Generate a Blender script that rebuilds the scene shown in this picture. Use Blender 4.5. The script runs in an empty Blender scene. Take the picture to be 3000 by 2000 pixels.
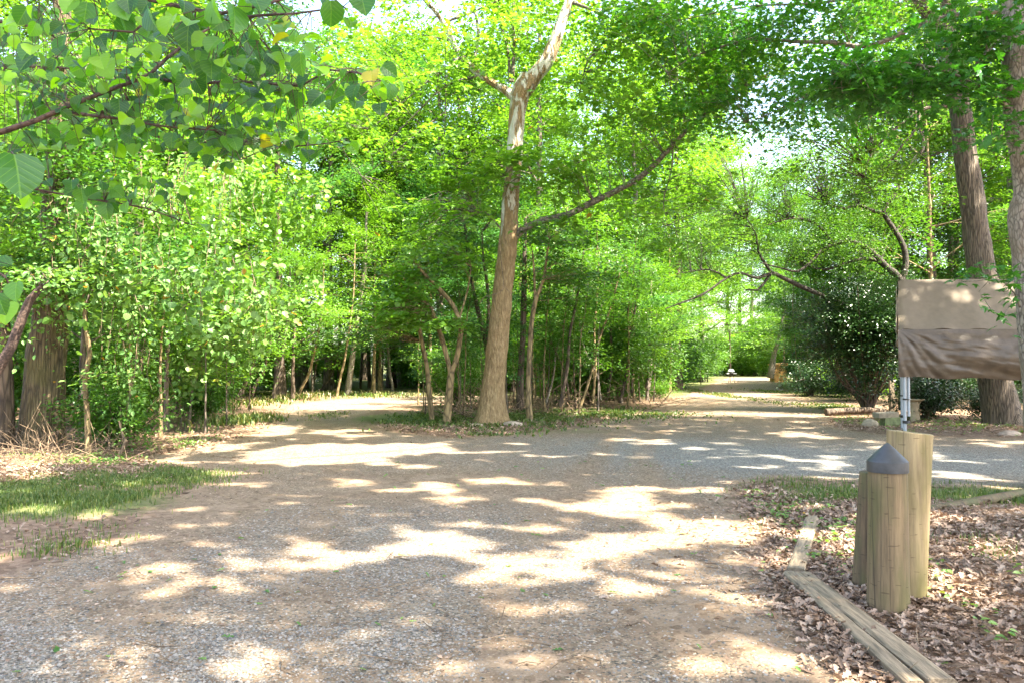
import bpy, math, random
import numpy as np
from math import radians, sin, cos, pi

# ------------------------------------------------------------------ camera, sky, sun, exposure
sc = bpy.context.scene
COL = sc.collection
F = 2333.0                       # focal length in photograph pixels (3000 wide)
CAMZ = 1.6
PITCH = math.atan(60.0 / F)      # horizon sits a little below the middle
cam = bpy.data.cameras.new('camera')
cam.sensor_width = 36.0
cam.lens = F / 3000.0 * 36.0
cam.clip_start = 0.05
cam.clip_end = 2000.0
camo = bpy.data.objects.new('camera', cam)
camo.location = (0, 0, CAMZ)
camo.rotation_euler = (pi / 2 + PITCH, 0, 0)
COL.objects.link(camo)
sc.camera = camo

SUN_EL = radians(57)
SUN_H = np.array([0.86, -0.51]); SUN_H /= np.linalg.norm(SUN_H)      # horizontal direction towards the sun
SUN = np.array([SUN_H[0] * cos(SUN_EL), SUN_H[1] * cos(SUN_EL), sin(SUN_EL)])
w = bpy.data.worlds.new('World')
sc.world = w
w.use_nodes = True
nt = w.node_tree
sky = nt.nodes.new('ShaderNodeTexSky')
sky.sky_type = 'NISHITA'
sky.sun_disc = False
sky.sun_elevation = SUN_EL
sky.sun_rotation = math.atan2(SUN_H[0], SUN_H[1])
sky.air_density = 1.0; sky.dust_density = 2.5
bg = nt.nodes['Background']
bg.inputs['Strength'].default_value = 0.15
nt.links.new(sky.outputs[0], bg.inputs[0])
sl = bpy.data.lights.new('sun', 'SUN')
sl.energy = 5.0
sl.angle = radians(0.55)
sl.color = (1.0, 0.96, 0.88)
so = bpy.data.objects.new('sun', sl)
from mathutils import Vector, Matrix
so.rotation_euler = Vector((-SUN[0], -SUN[1], -SUN[2])).to_track_quat('-Z', 'Y').to_euler()
COL.objects.link(so)
sc.view_settings.view_transform = 'Standard'
sc.view_settings.look = 'None'
sc.view_settings.exposure = 2.88
sc.view_settings.gamma = 1.0
sc.view_settings.use_white_balance = True          # the photograph is balanced for open shade
sc.view_settings.white_balance_temperature = 7150
cy = sc.cycles
cy.max_bounces = 8; cy.diffuse_bounces = 5; cy.glossy_bounces = 2; cy.transmission_bounces = 5; cy.transparent_max_bounces = 4
cy.caustics_reflective = False; cy.caustics_refractive = False
cy.sample_clamp_indirect = 6.0
cy.use_denoising = True
cy.use_adaptive_sampling = True
cy.adaptive_threshold = 0.02

rng = np.random.default_rng(7)
random.seed(7)
def U(a, b, n=None): return rng.uniform(a, b, n)

# ------------------------------------------------------------------ photograph pixel (3000x2000) -> world point at depth Y
def P(px, py, Y):
    t = math.atan((1000.0 - py) / F) + PITCH
    return np.array([(px - 1500.0) / F * Y / cos(PITCH) * 1.0, Y, CAMZ + Y * math.tan(t)])
def G(px, py):
    """where the line of sight through a pixel meets the ground"""
    t = math.atan((1000.0 - py) / F) + PITCH
    Y = CAMZ / max(1e-4, math.tan(-t))
    return np.array([(px - 1500.0) / F * Y, Y])

# ------------------------------------------------------------------ noise
def _h(ix, iy, s):
    n = (ix * 374761393 + iy * 668265263 + s * 974634777) & 0x7fffffff
    n = ((n ^ (n >> 13)) * 1274126177) & 0x7fffffff
    return ((n ^ (n >> 16)) & 0xffff) / 65535.0
def vnoise(x, y, s=0):
    x = np.asarray(x, float); y = np.asarray(y, float)
    ix = np.floor(x).astype(np.int64); iy = np.floor(y).astype(np.int64)
    fx = x - ix; fy = y - iy
    fx = fx * fx * (3 - 2 * fx); fy = fy * fy * (3 - 2 * fy)
    a = _h(ix, iy, s); b = _h(ix + 1, iy, s); c = _h(ix, iy + 1, s); d = _h(ix + 1, iy + 1, s)
    return (a * (1 - fx) + b * fx) * (1 - fy) + (c * (1 - fx) + d * fx) * fy
def fbm(x, y, s=0, o=3):
    v = 0; a = .5; t = 0
    for i in range(o):
        v = v + a * vnoise(x * 2 ** i + 7.3 * i, y * 2 ** i + 3.1 * i, s + i); t += a; a *= .5
    return v / t

# ------------------------------------------------------------------ material helpers
def newmat(name):
    m = bpy.data.materials.new(name); m.use_nodes = True
    nt = m.node_tree; nt.nodes.clear()
    out = nt.nodes.new('ShaderNodeOutputMaterial')
    return m, nt, out
def N(nt, t, **kw):
    n = nt.nodes.new(t)
    for k, v in kw.items():
        if k in n.inputs.keys(): n.inputs[k].default_value = v
        else: setattr(n, k, v)
    return n
def L(nt, a, b): nt.links.new(a, b)
def ramp(nt, stops, interp='LINEAR'):
    r = nt.nodes.new('ShaderNodeValToRGB'); r.color_ramp.interpolation = interp
    el = r.color_ramp.elements
    while len(el) < len(stops): el.new(0.5)
    for e, (p, c) in zip(el, stops):
        e.position = p; e.color = (c[0], c[1], c[2], 1)
    return r
def mixc(nt, fac, a, b, mode='MIX'):
    m = nt.nodes.new('ShaderNodeMix'); m.data_type = 'RGBA'; m.blend_type = mode
    for s, v in ((m.inputs[0], fac), (m.inputs[6], a), (m.inputs[7], b)):
        if isinstance(v, (int, float)): s.default_value = v
        elif isinstance(v, tuple): s.default_value = (v[0], v[1], v[2], 1)
        else: nt.links.new(v, s)
    return m.outputs[2]
def math_(nt, op, a, b=None, clamp=False):
    m = nt.nodes.new('ShaderNodeMath'); m.operation = op; m.use_clamp = clamp
    for s, v in ((m.inputs[0], a), (m.inputs[1], b)):
        if v is None: continue
        if isinstance(v, (int, float)): s.default_value = v
        else: nt.links.new(v, s)
    return m.outputs[0]

def leafmat(name, stops, trans, tmix=0.45, rough=0.42, spec=0.5, dead=0.0):
    m, nt, out = newmat(name)
    at = N(nt, 'ShaderNodeAttribute', attribute_name='rnd')
    oi = N(nt, 'ShaderNodeObjectInfo')
    v = math_(nt, 'ADD', math_(nt, 'MULTIPLY', at.outputs['Fac'], 0.75), math_(nt, 'MULTIPLY', oi.outputs['Random'], 0.25))
    r = ramp(nt, stops); L(nt, v, r.inputs[0])
    c = r.outputs[0]
    if dead > 0:
        g = math_(nt, 'GREATER_THAN', math_(nt, 'FRACT', math_(nt, 'MULTIPLY', at.outputs['Fac'], 91.7)), 1 - dead)
        c = mixc(nt, g, c, (0.33, 0.20, 0.03))
    pb = N(nt, 'ShaderNodeBsdfPrincipled', Roughness=rough)
    pb.inputs['Specular IOR Level'].default_value = spec
    L(nt, c, pb.inputs['Base Color'])
    tr = N(nt, 'ShaderNodeBsdfTranslucent')
    tc = mixc(nt, 1.0, c, trans, 'MULTIPLY')
    L(nt, tc, tr.inputs[0])
    mx = N(nt, 'ShaderNodeMixShader'); mx.inputs[0].default_value = tmix
    L(nt, pb.outputs[0], mx.inputs[1]); L(nt, tr.outputs[0], mx.inputs[2]); L(nt, mx.outputs[0], out.inputs[0])
    return m

def barkmat(name, dark, light, sx=10, sz=1.6, bump=0.6, moss=None, dist=0.03):
    m, nt, out = newmat(name)
    tc = N(nt, 'ShaderNodeTexCoord')
    mp = N(nt, 'ShaderNodeMapping'); mp.inputs['Scale'].default_value = (sx, sx, sz); L(nt, tc.outputs['Object'], mp.inputs[0])
    n1 = N(nt, 'ShaderNodeTexNoise', Scale=1.0, Detail=6.0, Roughness=0.65); L(nt, mp.outputs[0], n1.inputs[0])
    v1 = N(nt, 'ShaderNodeTexVoronoi', Scale=1.3); v1.feature = 'DISTANCE_TO_EDGE'
    mpw = mixc(nt, 0.25, mp.outputs[0], n1.outputs['Color']); L(nt, mpw, v1.inputs['Vector'])
    r = ramp(nt, [(0.3, dark), (0.7, light)]); L(nt, n1.outputs[0], r.inputs[0])
    cr = ramp(nt, [(0.0, (.35, .35, .35)), (0.18, (1, 1, 1))]); L(nt, v1.outputs['Distance'], cr.inputs[0])
    c = mixc(nt, 1.0, r.outputs[0], cr.outputs[0], 'MULTIPLY')
    n2 = N(nt, 'ShaderNodeTexNoise', Scale=1.7, Detail=3.0); L(nt, tc.outputs['Object'], n2.inputs[0])
    if moss:
        mr = ramp(nt, [(0.48, (0, 0, 0)), (0.62, (1, 1, 1))]); L(nt, n2.outputs[0], mr.inputs[0])
        c = mixc(nt, math_(nt, 'MULTIPLY', mr.outputs[0], 0.5), c, moss)
    b = N(nt, 'ShaderNodeBsdfPrincipled', Roughness=0.85); L(nt, c, b.inputs['Base Color'])
    hh = math_(nt, 'ADD', n1.outputs[0], math_(nt, 'MULTIPLY', cr.outputs[0], 0.6))
    bp = N(nt, 'ShaderNodeBump', Strength=bump, Distance=dist); L(nt, hh, bp.inputs['Height']); L(nt, bp.outputs[0], b.inputs['Normal'])
    L(nt, b.outputs[0], out.inputs[0])
    return m

M = {}
G_LIGHT = [(0.0, (0.045, 0.135, 0.016)), (0.45, (0.088, 0.215, 0.024)), (0.8, (0.140, 0.290, 0.036)), (1.0, (0.22, 0.37, 0.07))]
G_MID = [(0.0, (0.024, 0.085, 0.012)), (0.5, (0.055, 0.155, 0.020)), (1.0, (0.115, 0.240, 0.030))]
G_COOL = [(0.0, (0.018, 0.085, 0.022)), (0.5, (0.045, 0.150, 0.035)), (1.0, (0.110, 0.240, 0.065))]
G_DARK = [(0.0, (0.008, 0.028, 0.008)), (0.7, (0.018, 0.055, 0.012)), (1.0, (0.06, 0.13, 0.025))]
M['leaf_light'] = leafmat('leaf_light', G_LIGHT, (1.55, 1.45, 0.6), 0.5)
M['leaf_mid'] = leafmat('leaf_mid', G_MID, (1.6, 1.5, 0.6), 0.45)
M['leaf_cool'] = leafmat('leaf_cool', G_COOL, (1.4, 1.45, 0.7), 0.42)
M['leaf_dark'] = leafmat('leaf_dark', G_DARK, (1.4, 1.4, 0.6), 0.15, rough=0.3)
M['leaf_plane'] = leafmat('leaf_plane', [(0.0, (0.07, 0.18, 0.02)), (0.5, (0.12, 0.27, 0.03)), (1.0, (0.24, 0.38, 0.08))], (1.4, 1.4, 0.6), 0.5, dead=0.002)
M['leaf_maple'] = leafmat('leaf_maple', [(0.0, (0.020, 0.105, 0.016)), (0.6, (0.045, 0.17, 0.020)), (1.0, (0.10, 0.26, 0.025))], (1.5, 1.6, 0.5), 0.45)
M['leaf_vine'] = leafmat('leaf_vine', [(0.0, (0.045, 0.14, 0.03)), (0.5, (0.10, 0.22, 0.045)), (0.85, (0.18, 0.31, 0.08)), (1.0, (0.30, 0.31, 0.06))], (1.4, 1.3, 0.5), 0.42, rough=0.5, dead=0.010)

# redbud leaf with a bluish sheen above and faint veins
def redbudmat():
    m, nt, out = newmat('leaf_redbud')
    at = N(nt, 'ShaderNodeAttribute', attribute_name='rnd')
    uv = N(nt, 'ShaderNodeUVMap')
    r = ramp(nt, [(0.0, (0.014, 0.065, 0.018)), (0.45, (0.032, 0.12, 0.018)), (0.7, (0.07, 0.20, 0.018)), (0.97, (0.17, 0.36, 0.02)), (1.0, (0.3, 0.26, 0.02))]); L(nt, at.outputs['Fac'], r.inputs[0])
    sep = N(nt, 'ShaderNodeSeparateXYZ'); L(nt, uv.outputs[0], sep.inputs[0])
    ax = math_(nt, 'ABSOLUTE', sep.outputs[0])
    ph = math_(nt, 'SUBTRACT', math_(nt, 'MULTIPLY', sep.outputs[1], 5.5), math_(nt, 'MULTIPLY', ax, 5.0))
    fr = math_(nt, 'ABSOLUTE', math_(nt, 'SUBTRACT', math_(nt, 'FRACT', ph), 0.5))
    vein = math_(nt, 'LESS_THAN', fr, 0.045)
    mid = math_(nt, 'LESS_THAN', ax, 0.02)
    vv = math_(nt, 'MAXIMUM', vein, mid)
    c = mixc(nt, math_(nt, 'MULTIPLY', vv, 0.3), r.outputs[0], (0.16, 0.32, 0.05))
    pb = N(nt, 'ShaderNodeBsdfPrincipled', Roughness=0.38); L(nt, c, pb.inputs['Base Color'])
    pb.inputs['Specular IOR Level'].default_value = 0.6
    bp = N(nt, 'ShaderNodeBump', Strength=0.35, Distance=0.003); L(nt, fr, bp.inputs['Height']); L(nt, bp.outputs[0], pb.inputs['Normal'])
    tr = N(nt, 'ShaderNodeBsdfTranslucent'); L(nt, mixc(nt, 1.0, c, (2.9, 2.8, 0.6), 'MULTIPLY'), tr.inputs[0])
    mx = N(nt, 'ShaderNodeMixShader'); mx.inputs[0].default_value = 0.5
    L(nt, pb.outputs[0], mx.inputs[1]); L(nt, tr.outputs[0], mx.inputs[2]); L(nt, mx.outputs[0], out.inputs[0])
    return m
M['leaf_redbud'] = redbudmat()
M['bark_grey'] = barkmat('bark_grey', (0.07, 0.055, 0.04), (0.26, 0.21, 0.16), 9, 1.3, 0.8)
M['bark_brown'] = barkmat('bark_brown', (0.05, 0.035, 0.022), (0.17, 0.12, 0.08), 9, 1.4, 0.8)
M['bark_oak'] = barkmat('bark_oak', (0.06, 0.045, 0.03), (0.27, 0.215, 0.155), 22, 2.2, 1.0, dist=0.05)
M['bark_left'] = barkmat('bark_left', (0.06, 0.045, 0.022), (0.20, 0.15, 0.075), 20, 2.2, 1.0, moss=(0.12, 0.11, 0.03), dist=0.05)
M['bark_pale'] = barkmat('bark_pale', (0.17, 0.135, 0.10), (0.38, 0.33, 0.26), 24, 9.0, 0.4, moss=(0.17, 0.12, 0.07))
M['bark_shaded'] = barkmat('bark_shaded', (0.018, 0.014, 0.010), (0.075, 0.06, 0.04), 14, 5, 0.6)  # arching tree only: shade put into the colour, darker than the brown bark
M['bark_tan'] = barkmat('bark_tan', (0.16, 0.11, 0.05), (0.34, 0.25, 0.12), 8, 3.0, 0.4)
M['bark_twig'] = barkmat('bark_twig', (0.05, 0.03, 0.022), (0.13, 0.08, 0.058), 20, 20, 0.3)
M['bark_limb'] = barkmat('bark_limb', (0.10, 0.09, 0.06), (0.24, 0.21, 0.15), 8, 8, 0.4)
M['dry_twig'] = barkmat('dry_twig', (0.13, 0.08, 0.045), (0.33, 0.235, 0.145), 6, 6, 0.2)

def planebark():
    m, nt, out = newmat('bark_plane')
    tc = N(nt, 'ShaderNodeTexCoord')
    geo = N(nt, 'ShaderNodeNewGeometry')
    sep = N(nt, 'ShaderNodeSeparateXYZ'); L(nt, geo.outputs['Position'], sep.inputs[0])
    mp = N(nt, 'ShaderNodeMapping'); mp.inputs['Scale'].default_value = (3.2, 3.2, 1.0); L(nt, tc.outputs['Object'], mp.inputs[0])
    n1 = N(nt, 'ShaderNodeTexNoise', Scale=1.3, Detail=5.0, Roughness=0.6); n1.inputs['Distortion'].default_value = 0.6; L(nt, mp.outputs[0], n1.inputs[0])
    mp2 = N(nt, 'ShaderNodeMapping'); mp2.inputs['Scale'].default_value = (16, 16, 5); L(nt, tc.outputs['Object'], mp2.inputs[0])
    n2 = N(nt, 'ShaderNodeTexNoise', Scale=1.0, Detail=6.0, Roughness=0.7); L(nt, mp2.outputs[0], n2.inputs[0])
    v = N(nt, 'ShaderNodeTexVoronoi', Scale=1.5); L(nt, mp2.outputs[0], v.inputs['Vector'])
    brown = ramp(nt, [(0.25, (0.11, 0.07, 0.032)), (0.5, (0.23, 0.155, 0.07)), (0.75, (0.40, 0.30, 0.16))]); L(nt, n2.outputs[0], brown.inputs[0])
    pale = ramp(nt, [(0.3, (0.27, 0.27, 0.20)), (0.6, (0.52, 0.50, 0.43))]); L(nt, n2.outputs[0], pale.inputs[0])
    # bark sheds above about 4.5 m
    z = math_(nt, 'MULTIPLY', math_(nt, 'SUBTRACT', sep.outputs[2], 4.0), 0.42, True)
    thr = math_(nt, 'SUBTRACT', math_(nt, 'ADD', n1.outputs[0], math_(nt, 'MULTIPLY', z, 0.24)), 0.71)
    k = math_(nt, 'MULTIPLY', thr, 26.0, True)
    c = mixc(nt, k, brown.outputs[0], pale.outputs[0])
    b = N(nt, 'ShaderNodeBsdfPrincipled', Roughness=0.8); L(nt, c, b.inputs['Base Color'])
    hh = math_(nt, 'MULTIPLY', math_(nt, 'ADD', n2.outputs[0], v.outputs['Distance']), math_(nt, 'SUBTRACT', 1.15, k))
    bp = N(nt, 'ShaderNodeBump', Strength=0.9, Distance=0.03); L(nt, hh, bp.inputs['Height']); L(nt, bp.outputs[0], b.inputs['Normal'])
    L(nt, b.outputs[0], out.inputs[0])
    return m
M['bark_plane'] = planebark()

def simple(name, col, rough=0.7, nscale=8, var=0.25, bump=0.1, metal=0.0, stretch=(1, 1, 1), spec=0.5, coat=0):
    m, nt, out = newmat(name)
    tc = N(nt, 'ShaderNodeTexCoord')
    mp = N(nt, 'ShaderNodeMapping'); mp.inputs['Scale'].default_value = stretch; L(nt, tc.outputs['Object'], mp.inputs[0])
    n = N(nt, 'ShaderNodeTexNoise', Scale=nscale, Detail=5.0, Roughness=0.6); L(nt, mp.outputs[0], n.inputs[0])
    a = tuple(x * (1 - var) for x in col); b_ = tuple(min(1, x * (1 + var)) for x in col)
    r = ramp(nt, [(0.3, a), (0.7, b_)]); L(nt, n.outputs[0], r.inputs[0])
    b = N(nt, 'ShaderNodeBsdfPrincipled', Roughness=rough, Metallic=metal); L(nt, r.outputs[0], b.inputs['Base Color'])
    b.inputs['Specular IOR Level'].default_value = spec
    bp = N(nt, 'ShaderNodeBump', Strength=bump, Distance=0.02); L(nt, n.outputs[0], bp.inputs['Height']); L(nt, bp.outputs[0], b.inputs['Normal'])
    L(nt, b.outputs[0], out.inputs[0])
    return m
M['litter'] = leafmat('litter', [(0.0, (0.07, 0.042, 0.026)), (0.4, (0.21, 0.135, 0.088)), (0.8, (0.38, 0.275, 0.20)), (0.97, (0.50, 0.41, 0.32)), (1.0, (0.2, 0.24, 0.05))], (1, .8, .6), 0.12, rough=0.6)
M['stone'] = leafmat('stone', [(0.0, (0.09, 0.09, 0.085)), (0.5, (0.21, 0.185, 0.15)), (0.8, (0.30, 0.27, 0.235)), (1.0, (0.40, 0.37, 0.33))], (0, 0, 0), 0.0, rough=0.8)
M['grass'] = leafmat('grass', [(0.0, (0.035, 0.075, 0.015)), (0.6, (0.085, 0.145, 0.025)), (0.85, (0.17, 0.19, 0.05)), (1.0, (0.36, 0.30, 0.15))], (1.3, 1.3, 0.5), 0.3)
M['straw'] = leafmat('straw', [(0.0, (0.20, 0.13, 0.07)), (0.5, (0.38, 0.29, 0.16)), (1.0, (0.55, 0.46, 0.30))], (1, .9, .6), 0.2)

def woodmat(name, a, b, green, gmix=0.5, topend=False):
    m, nt, out = newmat(name)
    tc = N(nt, 'ShaderNodeTexCoord')
    mp = N(nt, 'ShaderNodeMapping'); mp.inputs['Scale'].default_value = (26, 26, 1.6); L(nt, tc.outputs['Object'], mp.inputs[0])
    n = N(nt, 'ShaderNodeTexNoise', Scale=1.0, Detail=9.0, Roughness=0.72); L(nt, mp.outputs[0], n.inputs[0])
    r = ramp(nt, [(0.3, a), (0.65, b)]); L(nt, n.outputs[0], r.inputs[0])
    n2 = N(nt, 'ShaderNodeTexNoise', Scale=3.0, Detail=3.0)
    mp3 = N(nt, 'ShaderNodeMapping'); mp3.inputs['Scale'].default_value = (2.2, 2.2, 0.9); L(nt, tc.outputs['Object'], mp3.inputs[0]); L(nt, mp3.outputs[0], n2.inputs[0])
    gr = ramp(nt, [(0.42, (0, 0, 0)), (0.64, (1, 1, 1))]); L(nt, n2.outputs[0], gr.inputs[0])
    c = mixc(nt, math_(nt, 'MULTIPLY', gr.outputs[0], gmix), r.outputs[0], green)
    # long drying cracks
    mp4 = N(nt, 'ShaderNodeMapping'); mp4.inputs['Scale'].default_value = (6.5, 6.5, 0.35); L(nt, tc.outputs['Object'], mp4.inputs[0])
    v = N(nt, 'ShaderNodeTexVoronoi', Scale=1.0); v.feature = 'DISTANCE_TO_EDGE'; L(nt, mixc(nt, 0.10, mp4.outputs[0], n2.outputs['Color']), v.inputs['Vector'])
    ck = ramp(nt, [(0.0, (0.12, 0.10, 0.07)), (0.012, (1, 1, 1))]); L(nt, v.outputs['Distance'], ck.inputs[0])
    # short checks across the grain
    mp5 = N(nt, 'ShaderNodeMapping'); mp5.inputs['Scale'].default_value = (12, 12, 60); L(nt, tc.outputs['Object'], mp5.inputs[0])
    n5 = N(nt, 'ShaderNodeTexNoise', Scale=1.0, Detail=1.0); L(nt, mp5.outputs[0], n5.inputs[0])
    k5 = ramp(nt, [(0.69, (1, 1, 1)), (0.73, (0.5, 0.45, 0.38))]); L(nt, n5.outputs[0], k5.inputs[0])
    c = mixc(nt, 0.8, c, ck.outputs[0], 'MULTIPLY'); c = mixc(nt, 0.8, c, k5.outputs[0], 'MULTIPLY')
    bs = N(nt, 'ShaderNodeBsdfPrincipled', Roughness=0.75); L(nt, c, bs.inputs['Base Color'])
    hh = math_(nt, 'ADD', math_(nt, 'MULTIPLY', n.outputs[0], 0.5), ck.outputs[0])
    bp = N(nt, 'ShaderNodeBump', Strength=0.5, Distance=0.008); L(nt, hh, bp.inputs['Height']); L(nt, bp.outputs[0], bs.inputs['Normal'])
    L(nt, bs.outputs[0], out.inputs[0])
    return m
M['post_a'] = woodmat('post_a', (0.075, 0.048, 0.023), (0.215, 0.148, 0.075), (0.075, 0.075, 0.02), 0.7)
M['post_b'] = woodmat('post_b', (0.13, 0.088, 0.042), (0.34, 0.25, 0.125), (0.14, 0.12, 0.028), 0.7)
M['post_c'] = woodmat('post_c', (0.03, 0.018, 0.01), (0.15, 0.10, 0.05), (0.07, 0.08, 0.02), 0.7)
M['timber'] = simple('timber', (0.215, 0.16, 0.10), 0.8, 4, 0.6, 0.4, stretch=(14, 14, 1.2))
M['timber_old'] = simple('timber_old', (0.20, 0.155, 0.10), 0.85, 3, 0.45, 0.6, stretch=(14, 14, 1.5))
M['cap'] = simple('cap', (0.036, 0.038, 0.04), 0.5, 14, 0.3, 0.12)
M['pole'] = simple('pole', (0.33, 0.36, 0.38), 0.35, 6, 0.08, 0.0)
M['black'] = simple('black', (0.03, 0.03, 0.03), 0.5)
M['concrete'] = simple('concrete', (0.27, 0.23, 0.165), 0.9, 12, 0.3, 0.3)
M['mossblock'] = simple('mossblock', (0.16, 0.19, 0.09), 0.9, 9, 0.4, 0.3)
M['rock'] = simple('rock', (0.33, 0.26, 0.2), 0.9, 5, 0.4, 0.6)
M['bath'] = simple('bath', (0.40, 0.31, 0.20), 0.85, 9, 0.3, 0.3)
M['white'] = simple('white', (0.75, 0.77, 0.8), 0.4, 6, 0.05, 0.0)
M['shed'] = simple('shed', (0.55, 0.30, 0.10), 0.7, 5, 0.15, 0.1, stretch=(6, 6, .5))
M['tarp_top'] = simple('tarp_top', (0.135, 0.103, 0.066), 0.75, 9, 0.10, 0.05)

def tarpmat():
    m, nt, out = newmat('tarp_wall')
    tc = N(nt, 'ShaderNodeTexCoord')
    n = N(nt, 'ShaderNodeTexNoise', Scale=5.0, Detail=4.0); L(nt, tc.outputs['Object'], n.inputs[0])
    r = ramp(nt, [(0.3, (0.06, 0.042, 0.027)), (0.7, (0.10, 0.072, 0.046))]); L(nt, n.outputs[0], r.inputs[0])
    b = N(nt, 'ShaderNodeBsdfPrincipled', Roughness=0.42); L(nt, r.outputs[0], b.inputs['Base Color'])
    b.inputs['Specular IOR Level'].default_value = 0.45
    n2 = N(nt, 'ShaderNodeTexNoise', Scale=26.0, Detail=3.0); L(nt, tc.outputs['Object'], n2.inputs[0])
    bp = N(nt, 'ShaderNodeBump', Strength=0.25, Distance=0.01); L(nt, n2.outputs[0], bp.inputs['Height']); L(nt, bp.outputs[0], b.inputs['Normal'])
    L(nt, b.outputs[0], out.inputs[0])
    return m
M['tarp_wall'] = tarpmat()

# ground: leaf litter / soil / gravel / green, chosen by zones stored on the mesh
def groundmat(name):
    m, nt, out = newmat(name)
    at = N(nt, 'ShaderNodeAttribute', attribute_name='zone')
    sep = N(nt, 'ShaderNodeSeparateColor'); L(nt, at.outputs['Color'], sep.inputs[0])
    geo = N(nt, 'ShaderNodeNewGeometry'); pos = geo.outputs['Position']
    def noise(s, d=5.0, ro=0.6):
        n = N(nt, 'ShaderNodeTexNoise', Scale=s, Detail=d, Roughness=ro); L(nt, pos, n.inputs[0]); return n.outputs[0]
    v = N(nt, 'ShaderNodeTexVoronoi', Scale=60.0); L(nt, pos, v.inputs['Vector'])
    v2 = N(nt, 'ShaderNodeTexVoronoi', Scale=17.0); L(nt, pos, v2.inputs['Vector'])
    sv = N(nt, 'ShaderNodeSeparateColor'); L(nt, v.outputs['Color'], sv.inputs[0])
    sv2 = N(nt, 'ShaderNodeSeparateColor'); L(nt, v2.outputs['Color'], sv2.inputs[0])
    gs = ramp(nt, [(0.0, (0.07, 0.068, 0.062)), (0.5, (0.205, 0.175, 0.135)), (0.85, (0.30, 0.26, 0.205)), (1.0, (0.46, 0.41, 0.34))]); L(nt, sv.outputs[0], gs.inputs[0])
    soil = ramp(nt, [(0.3, (0.115, 0.07, 0.042)), (0.55, (0.20, 0.135, 0.085)), (0.75, (0.30, 0.215, 0.145))]); L(nt, noise(3.5, 8.0, 0.7), soil.inputs[0])
    dirt = ramp(nt, [(0.3, (0.16, 0.112, 0.070)), (0.5, (0.24, 0.172, 0.114)), (0.7, (0.33, 0.25, 0.172))]); L(nt, noise(2.2, 9.0, 0.72), dirt.inputs[0])
    lit = ramp(nt, [(0.0, (0.075, 0.045, 0.03)), (0.5, (0.19, 0.12, 0.08)), (1.0, (0.36, 0.25, 0.18))]); L(nt, sv2.outputs[0], lit.inputs[0])
    green = ramp(nt, [(0.3, (0.045, 0.075, 0.018)), (0.7, (0.12, 0.15, 0.04))]); L(nt, noise(12.0), green.inputs[0])
    base = mixc(nt, 0.55, lit.outputs[0], soil.outputs[0])
    nb = noise(1.3, 6.0, 0.7)
    nf = noise(24.0, 3.0, 0.6)
    # gravel speckled through brown fines
    gsum = math_(nt, 'ADD', math_(nt, 'MULTIPLY', sep.outputs[0], 1.25), math_(nt, 'ADD', math_(nt, 'MULTIPLY', nb, 0.8), math_(nt, 'MULTIPLY', nf, 0.5)))
    # single stones show one by one where gravel is thin
    gmask = math_(nt, 'MULTIPLY', math_(nt, 'SUBTRACT', math_(nt, 'SUBTRACT', gsum, math_(nt, 'MULTIPLY', sv.outputs[1], 1.0)), 0.80), 8.0, True)
    dmask = math_(nt, 'MULTIPLY', math_(nt, 'SUBTRACT', math_(nt, 'ADD', sep.outputs[1], math_(nt, 'MULTIPLY', nb, 0.5)), 0.55), 3.0, True)
    grmask = math_(nt, 'MULTIPLY', math_(nt, 'SUBTRACT', math_(nt, 'ADD', sep.outputs[2], math_(nt, 'MULTIPLY', nf, 0.6)), 0.62), 3.0, True)
    c = mixc(nt, dmask, base, dirt.outputs[0])
    dk = ramp(nt, [(0.0, (0.45, 0.40, 0.36)), (0.16, (0.8, 0.78, 0.74)), (0.5, (1, 1, 1))]); L(nt, sv2.outputs[2], dk.inputs[0])
    sp = ramp(nt, [(0.35, (0.72, 0.68, 0.64)), (0.6, (1.08, 1.08, 1.08))]); L(nt, noise(55.0, 4.0, 0.75), sp.inputs[0])
    c = mixc(nt, 0.75, c, dk.outputs[0], 'MULTIPLY'); c = mixc(nt, 1.0, c, sp.outputs[0], 'MULTIPLY')
    tint = ramp(nt, [(0.35, (1.0, 0.84, 0.66)), (0.95, (0.88, 0.96, 1.05))]); L(nt, sep.outputs[0], tint.inputs[0])
    c = mixc(nt, gmask, c, mixc(nt, 1.0, gs.outputs[0], tint.outputs[0], 'MULTIPLY'))
    c = mixc(nt, math_(nt, 'MULTIPLY', grmask, 0.8), c, green.outputs[0])
    b = N(nt, 'ShaderNodeBsdfPrincipled', Roughness=0.92); L(nt, c, b.inputs['Base Color'])
    b.inputs['Specular IOR Level'].default_value = 0.25
    h1 = math_(nt, 'MULTIPLY', math_(nt, 'SUBTRACT', 0.6, v.outputs['Distance']), gmask)
    hh = math_(nt, 'ADD', h1, math_(nt, 'ADD', math_(nt, 'MULTIPLY', nf, 0.35), math_(nt, 'MULTIPLY', sv2.outputs[1], 0.25)))
    bp = N(nt, 'ShaderNodeBump', Strength=0.8, Distance=0.02); L(nt, hh, bp.inputs['Height']); L(nt, bp.outputs[0], b.inputs['Normal'])
    L(nt, b.outputs[0], out.inputs[0])
    return m
M['ground'] = groundmat('ground')

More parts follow.
